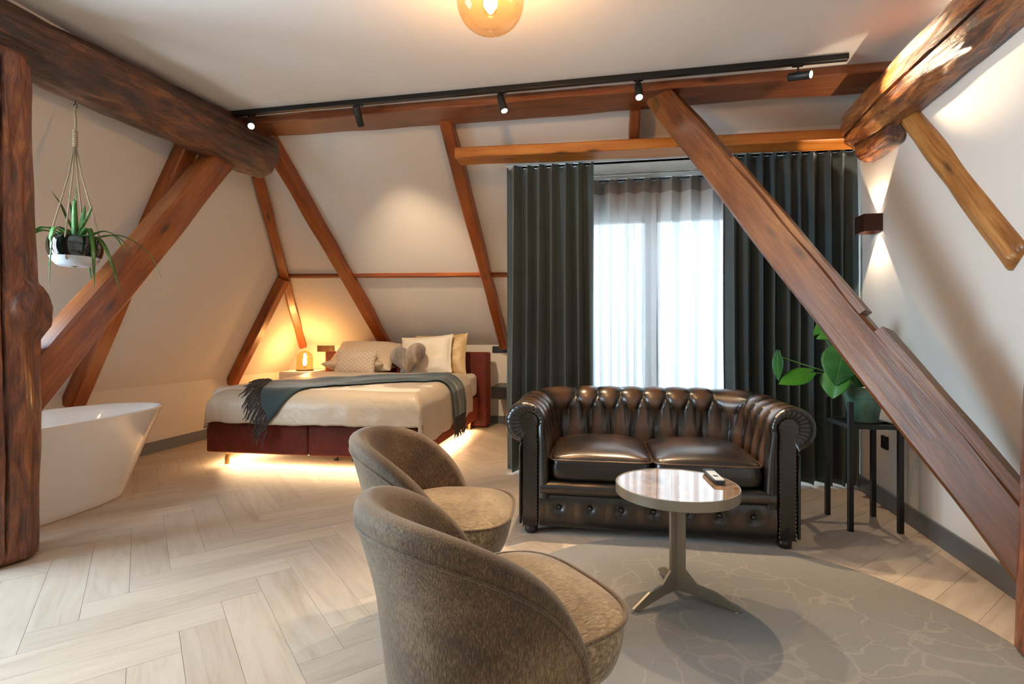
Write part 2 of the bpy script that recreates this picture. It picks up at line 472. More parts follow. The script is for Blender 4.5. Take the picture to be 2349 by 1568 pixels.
def log(name, path, radii, mat, label, cat='beam', crack=None, bumpy=.012, nseg=160, bumps=(), endround=.05, ovality=1.0, parent=None):
    """round trunk through the points of path; crack = angle of a drying crack"""
    path = [Vector(p) for p in path]; _seed[0] += 1; sd = _seed[0] * 5.7
    p0, p1 = path[0], path[-1]; M = frame_mtx(p0, p1, Vector((0, 0, 1)) if abs((p1 - p0).normalized().z) < .8 else Vector((0, -1, 0))); Mi = M.inverted()
    L = (p1 - p0).length; n = max(12, int(L / .03)); rings = []
    for i in range(n + 1):
        t = i / n; c = Mi @ poly_at(path, t)
        s = t * (len(radii) - 1); k = min(int(s), len(radii) - 2); R = lerp(radii[k], radii[k + 1], s - k)
        e0, e1 = t * L, (1 - t) * L
        sc = 1.0
        for e in (e0, e1):
            if e < endround: sc = min(sc, .80 + .20 * math.sqrt(max(0, 1 - (1 - e / endround) ** 2)))
        ring = []
        for j in range(nseg):
            a = 2 * PI * j / nseg
            r = R * sc * (1 + .07 * nz(math.cos(a) * 1.2, math.sin(a) * 1.2, t * L * .9 + sd)) + bumpy * nz(math.cos(a) * 3.5, math.sin(a) * 3.5, t * L * 3 + sd)
            if crack is not None:
                ca = crack + .10 * nz(t * L * 1.3, sd)
                da = abs((a - ca + PI) % (2 * PI) - PI) * R
                env = sstep(.0, .25, e0) * sstep(0, .2, e1)
                r -= .032 * env * max(0, 1 - da / .0065)
            for (bt, ba, br, bh) in bumps:
                da = ((a - ba + PI) % (2 * PI) - PI) * R; dx = (t - bt) * L
                q = (da * da + dx * dx) / (br * br)
                if q < 1: r += bh * (1 - q) ** .6 * (1 + .25 * nz(a * 6, t * 40, 3))
            ring.append(c + Vector((0, math.cos(a) * r * ovality, math.sin(a) * r)))
        rings.append(ring)
    o = MB().loft(rings).build(name, mat, angle=60)
    o.matrix_world = M
    if label: tag(o, label, cat)
    return o

UPZ = Vector((0, 0, 1))
NB = Vector((0, -MB_, -1)).normalized()       # into the room from the back slope
NL = Vector((ML_, 0, -1)).normalized()        # into the room from the left slope
def onback(x, y, d=0): return Vector((x, y, zback(y))) + NB * d
def onleft(x, y, d=0): return Vector((x, y, zleft(x))) + NL * d

log('ceiling_log', [(-2.98, .4, 2.53), (-2.88, 2.0, 2.525), (-2.80, 2.9, 2.52), (-2.71, 3.84, 2.53)], [.145, .15, .175, .20], W_LOG,
    'thick dark round log under the ceiling above the hanging planter', crack=None, bumpy=.02)
log('ceiling_log', [(1.56, .6, 2.45), (1.61, 2.0, 2.44), (1.655, 2.8, 2.43), (1.72, 3.76, 2.42)], [.15, .15, .155, .165], W_LOG2,
    'glossy amber log with a long crack along the right wall', crack=math.radians(338), bumpy=.014)
log('corbel_block', [(1.70, 3.32, 2.25), (1.715, 3.72, 2.26)], [.07, .085], W_LOG2, 'short rounded corbel block under the far end of the amber log', endround=.02, nseg=24)
log('timber_post', [(-2.805, 2.03, 0), (-2.825, 2.03, 1.2), (-2.86, 2.05, 2.42)], [.15, .16, .15, .13], W_POST,
    'thick reddish brown cracked post standing beside the bathtub', 'post', crack=math.radians(158), bumpy=.018,
    bumps=[(.495, math.radians(212), .13, .055)], endround=.04)
log('timber_post', [(1.458, 1.95, 0), (1.478, 1.95, .75), (1.515, 1.95, 1.5), (1.56, 1.95, 2.34)], [.10, .10, .10, .095], W_POST,
    'dark brown post cut off by the right edge of the picture', 'post', bumpy=.01)

timber('plate_beam', (-2.75, 3.665, 2.675), (1.74, 3.58, 2.672), .29, .075, UPZ, W_RED,
       'long reddish beam flat under the ceiling behind the black track', .008)
timber('purlin_beam', (-1.05, 3.82, 2.408), (1.83, 3.82, 2.372), .20, .072, UPZ, W_HONEY,
       'honey coloured beam just above the dark curtains', .003)
def raf(x, y0, y1, w, h, mat, label, name='roof_rafter', group=None):
    return timber(name, onback(x, y0, h / 2), onback(x, y1, h / 2), w, h, NB, mat, label, .006, group=group)
raf(-2.615, 6.20, 3.80, .12, .10, W_ORANGE, 'orange brown rafter running from the log end down to behind the pillows')
raf(-1.125, 6.20, 3.76, .10, .11, W_ORANGE, 'orange brown rafter passing beside the left dark curtain')
raf(.245, 3.99, 3.76, .065, .17, W_RED, 'short rafter stub between the two beams under the track spotlight')
timber('roof_rafter', Vector((-3.80, 6.22, .97)) + (NB + NL).normalized() * .045, Vector((-2.93, 4.10, 2.49)) + (NB + NL).normalized() * .045, .085, .09, NB + NL, W_ORANGE,
       'hip rafter in the roof corner leading down to the bedside lamp', .006)
timber('roof_rafter', onleft(-4.03, 3.40, .05), onleft(-2.90, 3.30, .05), .12, .11, NL, W_ORANGE,
       'orange brown rafter on the left slope behind the bathtub', .005)
timber('roof_rafter', onleft(-4.03, 5.16, .05), onleft(-3.38, 5.12, .05), .11, .10, NL, W_ORANGE,
       'short rafter on the left slope standing above the bed edge', .004)
timber('roof_batten', onback(-3.33, 5.18, .015), onback(NX, 5.22, .015), .035, .04, NB, W_ORANGE,
       'thin horizontal wooden batten across the slope above the bed', .004)
timber('knee_brace', (-2.815, 2.06, .66), (-2.775, 3.47, 2.38), .14, .18, Vector((0, -1, .8)), W_KNEE,
       'diagonal brace rising from the left post to the dark log', .006)

def brace_extra(b, L, w, h):
    # proud batten on the upper edge, cut off at both ends
    s0, s1 = .26 * L, .60 * L
    n = 18; rings = []
    for i in range(n + 1):
        x = lerp(s0, s1, i / n); j = nz(x * 4, 9) * .004
        rings.append([(x, -w / 2 + .008, h / 2 - .01), (x, -w / 2 + .008, h / 2 + .020 + j), (x, w / 2 - .05, h / 2 + .020 + j), (x, w / 2 - .05, h / 2 - .01)])
    b.loft(rings)
    rings = []
    for i in range(n + 1):
        x = lerp(.63 * L, .99 * L, i / n); j = nz(x * 4, 19) * .006
        rings.append([(x, -w / 2 + .004, h / 2 - .01), (x, -w / 2 + .004, h / 2 + .028 + j), (x, w / 2 - .004, h / 2 + .028 + j), (x, w / 2 - .004, h / 2 - .01)])
    b.loft(rings)
timber('diagonal_brace', (.40, 3.60, 2.66), (1.57, 1.87, .06), .13, .172, Vector((.631, -.488, .608)), W_BRACE,
       'broad brown diagonal beam crossing in front of the right curtain and potted plant', .006, extra=brace_extra)
log('wall_brace', [(1.755, 3.30, 2.34), (1.74, 2.9, 1.90), (1.695, 2.40, 1.36)], [.075, .085, .08, .075], W_PALE,
    'pale round brace set into the right wall under the amber log', bumpy=.012, endround=.01)
# ================================================================== SOFT MATERIALS
def leather_mat():
    t = NT('antiqued_brown_leather')
    a = t.n('ShaderNodeAttribute'); a.attribute_name = 'rub'
    v = t.coord((1, 1, 1)); n = t.noise(v, 7, 4, .6)
    f = t.math('MULTIPLY', a.outputs['Fac'], t.math('ADD', t.math('MULTIPLY', n, .9), .45))
    col = t.ramp(f, [(.15, '#080707'), (.5, '#20160f'), (.85, '#553b26')])
    t.base(col); t.set(Roughness=.30, Specular__IOR__Level=.5, Coat__Weight=.5, Coat__Roughness=.28)
    t.bump(t.noise(v, 160, 3, .7), .06, .002); return t.m
LEATHER = leather_mat()
NAIL = plain('dark_brass_nail', '#6d5a44', .3, .9)
def fabric(name, stops, scale=(60, 60, 60), rough=.9, sheen=.4, bump=.4, big=3.0, dist=.003, stint='#ffffff'):
    t = NT(name); c = t.coord(scale); n = t.noise(c, 1.0, 3, .7); b = t.noise(t.coord(), big, 3)
    f = t.math('ADD', t.math('MULTIPLY', n, .6), t.math('MULTIPLY', b, .4))
    t.base(t.ramp(f, stops)); t.set(Roughness=rough, Sheen__Weight=sheen, Sheen__Roughness=.4, Sheen__Tint=lin(stint)); t.bump(n, bump, dist); return t.m
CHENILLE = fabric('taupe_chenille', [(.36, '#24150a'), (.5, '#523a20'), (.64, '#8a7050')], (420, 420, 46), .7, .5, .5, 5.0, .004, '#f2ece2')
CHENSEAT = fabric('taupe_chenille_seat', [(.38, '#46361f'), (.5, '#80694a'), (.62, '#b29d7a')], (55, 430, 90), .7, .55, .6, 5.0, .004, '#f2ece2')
VELVET = fabric('rust_velvet', [(.3, '#3a0d06'), (.5, '#571608'), (.7, '#6d200d')], (14, 14, 14), .8, .55, .08, 5, .002, '#d0602a')
CURT = fabric('dark_green_curtain', [(.3, '#353e40'), (.5, '#414b4d'), (.72, '#4d585a')], (240, 240, 60), .72, .5, .12, 3, .001, '#b8c6c2')
def satin(name, stops, rough=.40):
    t = NT(name); v = t.coord(); b = t.noise(v, 2.0, 2); w = t.noise(t.coord((5, 9, 5)), 1.0, 4, .5, 1.6); f = t.noise(t.coord((1.0, 1.0, 1.0)), 14, 3, .5, .8)
    t.base(t.ramp(b, stops)); t.set(Roughness=rough, Sheen__Weight=.2, Sheen__Roughness=.4)
    t.bump(t.math('ADD', w, t.math('MULTIPLY', f, .2)), .32, .03); return t.m
DUVET = satin('champagne_satin', [(.3, '#b3a28c'), (.7, '#bfae99')])
LINEN = satin('cream_cotton', [(.3, '#d6cbba'), (.7, '#ddd3c4')], .65)
PILLOWM = satin('beige_satin_pillow', [(.3, '#baa993'), (.7, '#c6b6a1')], .45)
THROWM = fabric('teal_wool', [(.3, '#233032'), (.5, '#2b3a3c'), (.7, '#344446')], (260, 260, 260), .9, .4, .25, 5, .002)
FRINGEM = plain('charcoal_fringe', '#3b3433', .85)
RUGM = None
def rug_mat():
    t = NT('grey_veined_rug')
    v = t.coord((1, 1, 1)); nd = t.n('ShaderNodeTexNoise', Scale=3.0, Detail=3.0); t.l(v, nd.inputs['Vector'])
    mv = t.n('ShaderNodeVectorMath', _operation='SCALE'); t.l(nd.outputs['Color'], mv.inputs[0]); mv.inputs['Scale'].default_value = .35
    ad = t.n('ShaderNodeVectorMath', _operation='ADD'); t.l(v, ad.inputs[0]); t.l(mv.outputs[0], ad.inputs[1])
    vo = t.n('ShaderNodeTexVoronoi', _feature='DISTANCE_TO_EDGE', Scale=6.0); t.l(ad.outputs[0], vo.inputs['Vector'])
    gate = t.noise(v, 2.2, 2)
    wdt = t.math('MULTIPLY', t.math('SUBTRACT', gate, .40), .20)
    edge = t.math('LESS_THAN', vo.outputs['Distance'], wdt)
    fine = t.noise(v, 260, 3, .8)
    spk = t.math('MULTIPLY', edge, t.ramp(t.noise(v, 120, 2), [(.35, (.2, .2, .2)), (.5, (1, 1, 1))]))
    big = t.noise(v, 1.4, 2)
    base = t.ramp(big, [(.3, '#85837f'), (.7, '#9d9890')])
    base = t.mix(t.math('MULTIPLY', fine, .35), base, '#4d4f50')
    col = t.mix(t.math('MULTIPLY', spk, .36), base, '#b9b0a5')
    t.base(col); t.set(Roughness=.95, Sheen__Weight=.3)
    t.bump(t.math('SUBTRACT', fine, t.math('MULTIPLY', edge, .5)), 1.0, .008); return t.m
RUGM = rug_mat()

# ================================================================== SOFA
SOFA = thing('chesterfield_sofa', 'dark brown button tufted leather two seater sofa in front of the window', 'sofa', (.275, 2.77, 0))
A, YB, RC = .545, .62, .11
segs = [YB - RC - .03, RC * PI / 2, 2 * (A - RC), RC * PI / 2, YB - RC - .03]
TOT = sum(segs)
def spath(s):
    """point on inner face line and outward normal, s from left arm front to right arm front"""
    a = segs[0]
    if s <= a: return Vector((-A, .03 + s, 0)), Vector((-1, 0, 0))
    s -= a
    if s <= segs[1]:
        q = s / RC; return Vector((-A + RC - RC * math.cos(q), YB - RC + RC * math.sin(q), 0)), Vector((-math.cos(q), math.sin(q), 0))
    s -= segs[1]
    if s <= segs[2]: return Vector((-A + RC + s, YB, 0)), Vector((0, 1, 0))
    s -= segs[2]
    if s <= segs[3]:
        q = s / RC; return Vector((A - RC + RC * math.sin(q), YB - RC + RC * math.cos(q), 0)), Vector((math.sin(q), math.cos(q), 0))
    s -= segs[3]
    return Vector((A, YB - RC - s, 0)), Vector((1, 0, 0))
RO, RZ, RR = .125, .598, .105
def sprof(k, n):
    """profile (o,z) plus arclength"""
    pass
prof = [(0, .20 + .30 * i / 14) for i in range(14)]
prof = [(.0 + .012 * sstep(.3, .52, z), z) for _, z in prof]
th = 196
while th > -92:
    prof.append((RO + RR * math.cos(math.radians(th)), RZ + RR * math.sin(math.radians(th)))); th -= 5.5
prof += [(.152, .47), (.152, .36), (.152, .2), (.152, .06)]
sl = [0]
for i in range(1, len(prof)): sl.append(sl[-1] + math.hypot(prof[i][0] - prof[i - 1][0], prof[i][1] - prof[i - 1][1]))
core = []
for o_, z_ in prof:
    if z_ > .5 or o_ > .16: core.append((.098 + (o_ - RO) * .46, RZ + (z_ - RZ) * .46))
    else: core.append((.052 if o_ < .05 else .140, z_))
nrmp = []
for i in range(len(prof)):
    a_, b_ = prof[max(0, i - 1)], prof[min(len(prof) - 1, i + 1)]
    d = Vector((b_[0] - a_[0], b_[1] - a_[1])).normalized(); nrmp.append((-d.y, d.x))
PT = .143
S0 = sl[min(range(len(prof)), key=lambda i: abs(prof[i][1] - .515) + (0 if prof[i][0] < .06 else 9))]
S1 = sl[min(range(len(prof)), key=lambda i: abs(prof[i][1] - .662) + (0 if prof[i][0] < .09 else 9))]
def tuft(t, s):
    sp = min(1, max(0, (s - S0) / (S1 - S0)))
    a = t / PT + (sp - 1) / 2; b = t / PT - (sp - 1) / 2
    h = math.sqrt(abs(math.sin(PI * a)) * abs(math.sin(PI * b)) + 1e-6)
    h = h ** .62
    if s < S0: amp = .020 * (1 - .45 * sstep(0, .22, S0 - s))
    elif s > S1: amp = .024 * (1 - .92 * sstep(0, .20, s - S1))
    else: amp = .030
    return h, amp
NTt = 400
b = MB(); rub = []
rings = []
for i in range(NTt + 1):
    s = TOT * i / NTt; p, nn = spath(s); t = s - TOT / 2
    e = min(s, TOT - s); q = 1.0
    fw = 0
    ring = []
    for j, (o_, z_) in enumerate(prof):
        h, amp = tuft(t, sl[j])
        amp *= sstep(.02, .10, e)
        dd = amp * (h - 1) + .006
        oo = o_ + nrmp[j][0] * dd; zz = z_ + nrmp[j][1] * dd
        # the back is a touch higher than the arms
        zz += .022 * sstep(.25, .75, 1 - abs(t) / (TOT / 2)) * sstep(.3, .6, z_)
        pos = p + nn * oo
        ring.append((pos.x, pos.y, zz)); rub.append(h * (.95 if .3 < z_ else .5) if sl[j] < S1 + .12 else .55 * h)
    rings.append(ring)
def endrings(idx, sgn):
    out = []
    p, nn = spath(0 if idx == 0 else TOT)
    base = rings[0] if idx == 0 else rings[-1]
    for k in range(1, 9):
        q = PI / 2 * k / 8; rr_ = []
        for j, (x, y, z) in enumerate(base):
            co = p + nn * core[j][0]; cz = core[j][1]
            f = math.cos(q)
            pu = .0035 * math.sin(j * 2.1) * math.sin(q) if prof[j][1] > .5 else 0
            rr_.append((lerp(co.x, x, f), y - .042 * math.sin(q * 1.55) + pu, lerp(cz, z, f)))
        out.append(rr_)
    return out
e0 = endrings(0, 1)[::-1]; e1 = endrings(1, 1)
allr = e0 + rings + e1
rub = [.35] * (len(e0) * len(prof)) + rub + [.35] * (len(e1) * len(prof))
b.loft(allr, closed=False, cap=False)
so = b.build('tufted_arms_and_back', LEATHER, SOFA, angle=180)
def set_rub(o, vals):
    at = o.data.attributes.new('rub', 'FLOAT', 'POINT'); at.data.foreach_set('value', vals)
set_rub(so, rub)
# buttons
bt = MB().lathe([(0.0005, .007), (.006, .0062), (.010, .003), (.011, -.002)], 12, capt=False).mesh('button'); bt.materials.append(LEATHER)
def button(loc, nrm, parent=SOFA):
    o = bpy.data.objects.new('button', bt); COL.objects.link(o); o.parent = parent
    o.location = loc; o.rotation_euler = Vector(nrm).to_track_quat('Z', 'Y').to_euler()
def prof_at(s):
    for i in range(1, len(sl)):
        if sl[i] >= s:
            f = (s - sl[i - 1]) / (sl[i] - sl[i - 1]); 
            return (lerp(prof[i - 1][0], prof[i][0], f), lerp(prof[i - 1][1], prof[i][1], f)), nrmp[i]
for row, S in ((0, S0), (1, S1)):
    (o_, z_), n2 = prof_at(S)
    for k in range(-8, 9):
        t = (k + (0 if row else .5)) * PT
        if abs(t) > TOT / 2 - .08: continue
        p, nn = spath(t + TOT / 2)
        dz = .022 * sstep(.25, .75, 1 - abs(t) / (TOT / 2))
        pos = p + nn * (o_ - n2[0] * .0255); 
        button((pos.x, pos.y, z_ - n2[1] * .0255 + dz), nn * n2[0] + Vector((0, 0, n2[1])))
# arm facings with nail heads
for sgn in (-1, 1):
    out = []
    for k in range(0, 9): out.append((.138, lerp(.045, .565, k / 8)))
    for k in range(0, 25):
        a = math.radians(lerp(-48, 200, k / 24)); out.append((.100 + .050 * math.cos(a), RZ + .004 + .050 * math.sin(a)))
    for k in range(0, 9): out.append((.054, lerp(.58, .045, k / 8)))
    f = MB(); ring0 = []; ring1 = []; ring2 = []
    cx_ = sum(q[0] for q in out) / len(out)
    for (o_, z_) in out:
        x = sgn * (A + o_); ring0.append((x, .045, z_)); ring1.append((x, .004, z_))
        ring2.append((sgn * (A + lerp(o_, .096 if z_ < .5 else RO, .12)), -.004, lerp(z_, .4 if z_ < .5 else RZ, .02)))
    f.loft([ring0, ring1, ring2])
    fo = f.build('arm_facing', LEATHER, SOFA, angle=50); set_rub(fo, [.32] * len(fo.data.vertices))
    nb = MB(); acc = 0; prev = None
    dense = []
    for i in range(len(out) - 1):
        for q in range(10): dense.append((lerp(out[i][0], out[i + 1][0], q / 10), lerp(out[i][1], out[i + 1][1], q / 10)))
    for d in dense:
        if prev is None or math.hypot(d[0] - prev[0], d[1] - prev[1]) >= .0135:
            prev = d; x = sgn * (A + lerp(d[0], .096 if d[1] < .5 else .10, .10))
            nb.add([(x + .0042 * math.cos(k * PI / 3), -.003, d[1] + .0042 * math.sin(k * PI / 3)) for k in range(6)] + [(x, -.0085, d[1])], [(k, (k + 1) % 6, 6) for k in range(6)])
    no = nb.build('nail_heads', NAIL, fo); no['kind'] = 'stuff'
# front border, padded lip, body
NBT = 7
def border(u, v):
    x = lerp(-.592, .592, u); z = lerp(.045, .222, v)
    px = (x / .162); h = abs(math.cos(PI * px)) if False else abs(math.sin(PI * (px + .5)))
    edge = math.sin(PI * min(1, max(0, v))) ** .5
    pl = .010 * (1 - h ** .4) * (1 - .7 * abs(v - .52) * 2)
    bx = round(px) * .162; d2 = (x - bx) ** 2 + (z - .150) ** 2
    dim = .020 * math.exp(-d2 / .0007) if abs(round(px)) <= 3 else 0
    return (x, .018 - .022 * edge + (pl + dim if abs(round(px)) <= 3 else 0), z)
bo = MB().grid(border, 240, 30).build('front_border', LEATHER, SOFA, angle=180)
set_rub(bo, [max(.10, min(1, .62 * math.sin(PI * ((v.co.z - .05) / .18)) * (abs(math.sin(PI * (v.co.x / .162)) ) ** .8) + .12)) for v in bo.data.vertices])
for k in range(-3, 4): button((k * .162, .012, .150), (0, -1, 0))
def lip(u, v):
    a = lerp(-100, 110, v) * PI / 180; x = lerp(-.585, .585, u)
    return (x, .03 - .046 * math.cos(a) - .004 * nz(x * 6, 3), .250 + .040 * math.sin(a) + .003 * nz(x * 9, 8))
lo = MB().grid(lip, 60, 16).build('padded_lip', LEATHER, SOFA, angle=180); set_rub(lo, [.12 + .7 * max(0, 1 - abs(v.co.z - .245) / .03) for v in lo.data.vertices])
bb = MB().box(-.57, .57, .03, .74, .06, .26).build('seat_base', LEATHER, SOFA, smooth=False); set_rub(bb, [.3] * 8)
def boxcushion(w, d, z0, z1, dome, n=34, front=0.0, rr=.03, seed=0):
    """closed cushion: flat bottom, boxed sides, domed top"""
    b = MB(); rings = []; m = 96
    def outline(inset, rad):
        pts = []
        hw, hd = w / 2 - inset, d / 2 - inset; r = max(.005, rad - inset)
        for k in range(m):
            a = 2 * PI * (k + .5) / m; c, s = math.cos(a), math.sin(a)
            e = 12
            q = (abs(c) ** e + abs(s) ** e) ** (-1 / e)
            pts.append((hw * c * q, hd * s * q))
        return pts
    o0 = outline(.012, rr)
    rings.append([(x * .3, y * .3, z0) for x, y in o0]); rings.append([(x, y, z0) for x, y in o0])
    for k in range(1, 6):
        f = k / 6; bul = .010 * math.sin(PI * f)
        o1 = outline(.004 - bul, rr); rings.append([(x, y, lerp(z0, z1, f) ) for x, y in o1])
    rings.append([(x, y, z1 - .004) for x, y in outline(0, rr)])
    for k in range(1, 22):
        f = 1 - k / 22
        o1 = outline(0, rr)
        r = []
        for x, y in o1:
            px, py = x * f, y * f
            h = (1 - (abs(px) / (w / 2)) ** 2.6) * (1 - (abs(py) / (d / 2)) ** 2.6)
            r.append((px, py, z1 + dome * h ** .55 + .003 * nz(px * 6, py * 6, seed)))
        rings.append(r)
    b.loft(rings)
    return b, [(x, y, z1 - .001) for x, y in outline(-.003, rr)]
for k, sx_ in enumerate((-1, 1)):
    cb, pip = boxcushion(.535, .60, .285, .400, .068, seed=k * 5)
    co = cb.build('seat_cushion', LEATHER, SOFA, loc=(sx_ * .2705, .315, 0), angle=75)
    set_rub(co, [.62 + .3 * nz(v.co.x * 5, v.co.y * 5, k * 9) if v.co.z > .41 else (.30 + .45 * nz(v.co.x * 4 + 7, v.co.z * 9, k) ) for v in co.data.vertices])
    po = MB().tube(pip, .0055, 8, loop=True).build('piping', LEATHER, co, angle=180); set_rub(po, [.8] * len(po.data.vertices))
for sx_ in (-.64, .64):
    for y in (.045, .76):
        fo = MB().lathe([(.026, 0), (.034, .010), (.036, .028), (.028, .042), (.03, .06)], 20, capb=True, capt=True).build('bun_foot', plain('dark_foot', '#22100c', .3) if y < .1 and sx_ < 0 else bpy.data.materials['dark_foot'], SOFA, loc=(sx_, y, 0))
ob = MB().box(-.66, .66, .70, .76, .06, .5).build('back_panel', LEATHER, SOFA, smooth=False); set_rub(ob, [.3] * 8)

# ================================================================== ARMCHAIRS
def make_armchair(label):
    T = thing('armchair', label, 'armchair', group='taupe tub armchairs')
    HW, BD, XA = .255, .312, .015
    def plan(t):
        """t -1..1 round the shell, local facing +x; returns point & outward normal (2d)"""
        L1 = XA + .02; Lc = PI / 2 * (HW + BD) / 2
        s = abs(t) * (L1 + Lc); sg = 1 if t >= 0 else -1
        if s <= Lc:
            q = PI / 2 * s / Lc
            p = (-BD * math.cos(q), sg * HW * math.sin(q)); n = Vector((-math.cos(q) / BD, sg * math.sin(q) / HW)).normalized()
        else: p = (s - Lc, sg * HW); n = Vector((0, sg))
        return Vector((p[0], p[1])), n
    ZB, ZT = .265, .700
    def top(t):
        a = abs(t)
        return ZB + .05 + (ZT - ZB - .05) * max(0, 1 - a ** 2.7) ** .62
    n = 110; rings = []; welt = []; welt2 = []
    TH = .034
    for i in range(n + 1):
        t = lerp(-1, 1, i / n); p, nn = plan(t); zt = top(t)
        def P(o, z):
            fl = .115 * (z - ZB) + .03 * sstep(.45, .72, z)       # flare outwards with height
            # shrink at the foot of the back
            q = p + nn * (o + fl - .03); return (q.x, q.y, z)
        r = []
        zi = min(.36, zt - .02)
        for k in range(11): r.append(P(-TH, lerp(zi, zt - TH, k / 10) if zt - TH > zi else zt - TH))
        for k in range(1, 10):
            a = PI - PI * k / 10; r.append(P(TH * math.cos(a), zt - TH + TH * math.sin(a)))
        for k in range(14): r.append(P(TH, lerp(zt - TH, ZB, k / 13)))
        r.append(P(TH - .02, ZB - .012)); r.append(P(-TH, ZB - .012))
        rings.append(r); w = P(TH + .001, max(ZB, zt - TH * 1.55)); welt.append(w)
    sh = MB().loft(rings, closed=True, cap=True).build('shell', CHENILLE, T, angle=70)
    MB().tube(welt, .0045, 6).build('welt', CHENILLE, T, angle=180)
    # seat: D-shaped drum with domed top
    def dplan(a, inset=0):
        c, s = math.cos(a), math.sin(a)
        rx = (.212 if c > 0 else .25) - inset; ry = .246 - inset
        e = 3.2 if c > 0 else 2.2
        q = (abs(c) ** e + abs(s) ** e) ** (-1 / e)
        return (rx * c * q, ry * s * q)
    m = 72; rings = []
    def ring(inset, z, fwd=0): return [(x + fwd * max(0, x / .2), y, z) for x, y in (dplan(2 * PI * k / m, inset) for k in range(m))]
    rings.append(ring(.12, ZB + .012)); rings.append(ring(.035, ZB + .012)); rings.append(ring(.014, ZB + .03))
    for k in range(1, 7): rings.append(ring(.012 - .012 * k / 6 - .006 * math.sin(PI * k / 6), lerp(ZB + .03, .405, k / 6), .012 * k / 6))
    rings.append(ring(.0, .405, .012))
    for k in range(1, 16):
        f = 1 - k / 16
        rings.append([(x * f, y * f, .41 + .045 * (1 - f ** 2.6)) for x, y, _ in ring(0, 0, .012)])
    MB().loft(rings).build('seat', CHENSEAT, T, angle=70)
    MB().tube([(x, y, .408) for x, y, _ in ring(-.003, 0, .012)], .006, 6, loop=True).build('seat_piping', CHENILLE, T, angle=180)
    for (x, y, dx, dy) in ((.13, .14, .04, .04), (.13, -.14, .04, -.04), (-.17, .13, -.05, .04), (-.17, -.13, -.05, -.04)):
        MB().tube([(x, y, ZB), (x + dx, y + dy, .0)], [.013, .008], 12).build('leg', BLACKM, T)
    return T
ch1 = make_armchair('taupe tub armchair nearer the bed, its seat and inner back in full view')
ch1.location = (-.548, 1.93, 0); ch1.rotation_euler = (0, 0, math.radians(6))
ch2 = copy_tree(ch1); ch2['label'] = 'taupe tub armchair in the foreground seen from behind with its rounded back'
ch2.location = (-.208, 1.29, 0); ch2.rotation_euler = (0, 0, math.radians(40))

# ================================================================== SIDE TABLE, REMOTE, RUG
TB = thing('side_table', 'round marble topped side table with champagne metal foot on the rug', 'table', (.305, 2.185, .008))
STEEL = plain('champagne_metal', '#8d8474', .38, .55)
def marble():
    t = NT('polished_brown_marble'); v = t.coord(); n = t.noise(v, 9, 8, .7, 1.5); f = t.noise(v, 45, 5, .8, .8)
    col = t.ramp(t.math('ADD', t.math('MULTIPLY', n, .6), t.math('MULTIPLY', f, .4)), [(.34, '#3c2c22'), (.47, '#8a6e55'), (.58, '#a98f75'), (.7, '#d0c4b4')])
    t.base(col); t.set(Roughness=.04, Specular__IOR__Level=.8, Coat__Weight=1.0, Coat__Roughness=.02, Coat__IOR=1.8); return t.m
TZ = .463
MB().lathe([(.0005, TZ - .006), (.233, TZ - .006), (.2335, TZ - .03), (.0005, TZ - .03)], 72).build('table_top', marble(), TB, angle=30)
MB().lathe([(.2335, TZ - .04), (.2335, TZ - .0065), (.2345, TZ - .0045), (.2385, TZ - .004), (.240, TZ - .006), (.240, TZ - .042), (.238, TZ - .044), (.20, TZ - .044)], 72).build('table_rim', STEEL, TB, angle=30)
for a in (-140, -20, 100):
    out = [(0, TZ - .044), (.036, TZ - .044), (.036, .118), (.082, .070), (.150, .058), (.235, .016), (.238, .002), (.215, .0), (.06, .030), (0, .032)]
    f = MB(); f.loft([[(r, -.0055, z) for r, z in out], [(r, .0055, z) for r, z in out]])
    fo = f.build('fin', STEEL, TB, rot=(0, 0, math.radians(a)), smooth=False, bevel=.0015)
    MB().lathe([(.008, 0), (.008, .004)], 12, capb=True, capt=True).build('foot_pad', WHITE_PL, fo, loc=(.225, 0, -.003))
RM = thing('remote_control', 'black and white remote control lying on the round table', 'remote', (.468, 2.285, .008 + TZ - .005), math.radians(94))
r_ = []
for x in [-.095, -.092, -.085, -.04, 0, .04, .085, .092, .095]:
    e = 1 - .25 * max(0, abs(x) - .085) / .01
    r_.append([(x, .023 * math.cos(a) * e, .0 + (.017 * max(0, 1) if math.sin(a) > 0 else 0) + (0.0 if math.sin(a) > 0 else .009 + .009 * math.sin(a))) for a in [k * PI / 12 + .01 for k in range(24)]])
MB().loft(r_).build('remote_body', plain('charcoal_plastic', '#1b1f26', .35), RM, angle=35)
KEY = plain('pale_key', '#c9ced2', .4); DK = plain('dark_key', '#24282c', .4)
kb = MB().box(-.0042, .0042, -.0042, .0042, 0, .002).mesh('key', False); 
kb2 = kb.copy(); kb.materials.append(KEY); kb2.materials.append(DK)
MB().box(-.088, .02, -.019, .016, .0168, .0178).build('face_plate', plain('silver_plate', '#aeb6bb', .3), RM, smooth=False)
for i in range(15):
    for j in range(4):
        o = bpy.data.objects.new('key', kb2 if (i in (4, 5) and j in (1, 2)) or i > 11 else kb); COL.objects.link(o); o.parent = RM
        o.location = (-.080 + i * .0118, -.0145 + j * .0092, .0175)
rings = []
RC_, RR_ = (.47, 1.93), .935
for k in range(0, 1): pass
rg = MB(); prof_r = [(.0005, .0075), (.3, .0075), (.6, .0075), (RR_ - .02, .0075), (RR_ - .005, .0065), (RR_, .004), (RR_, 0)]
rg.lathe(prof_r, 128)
tag(rg.build('round_rug', RUGM, loc=(RC_[0], RC_[1], 0), angle=60), 'round grey rug with pale broken veins under the side table', 'rug')

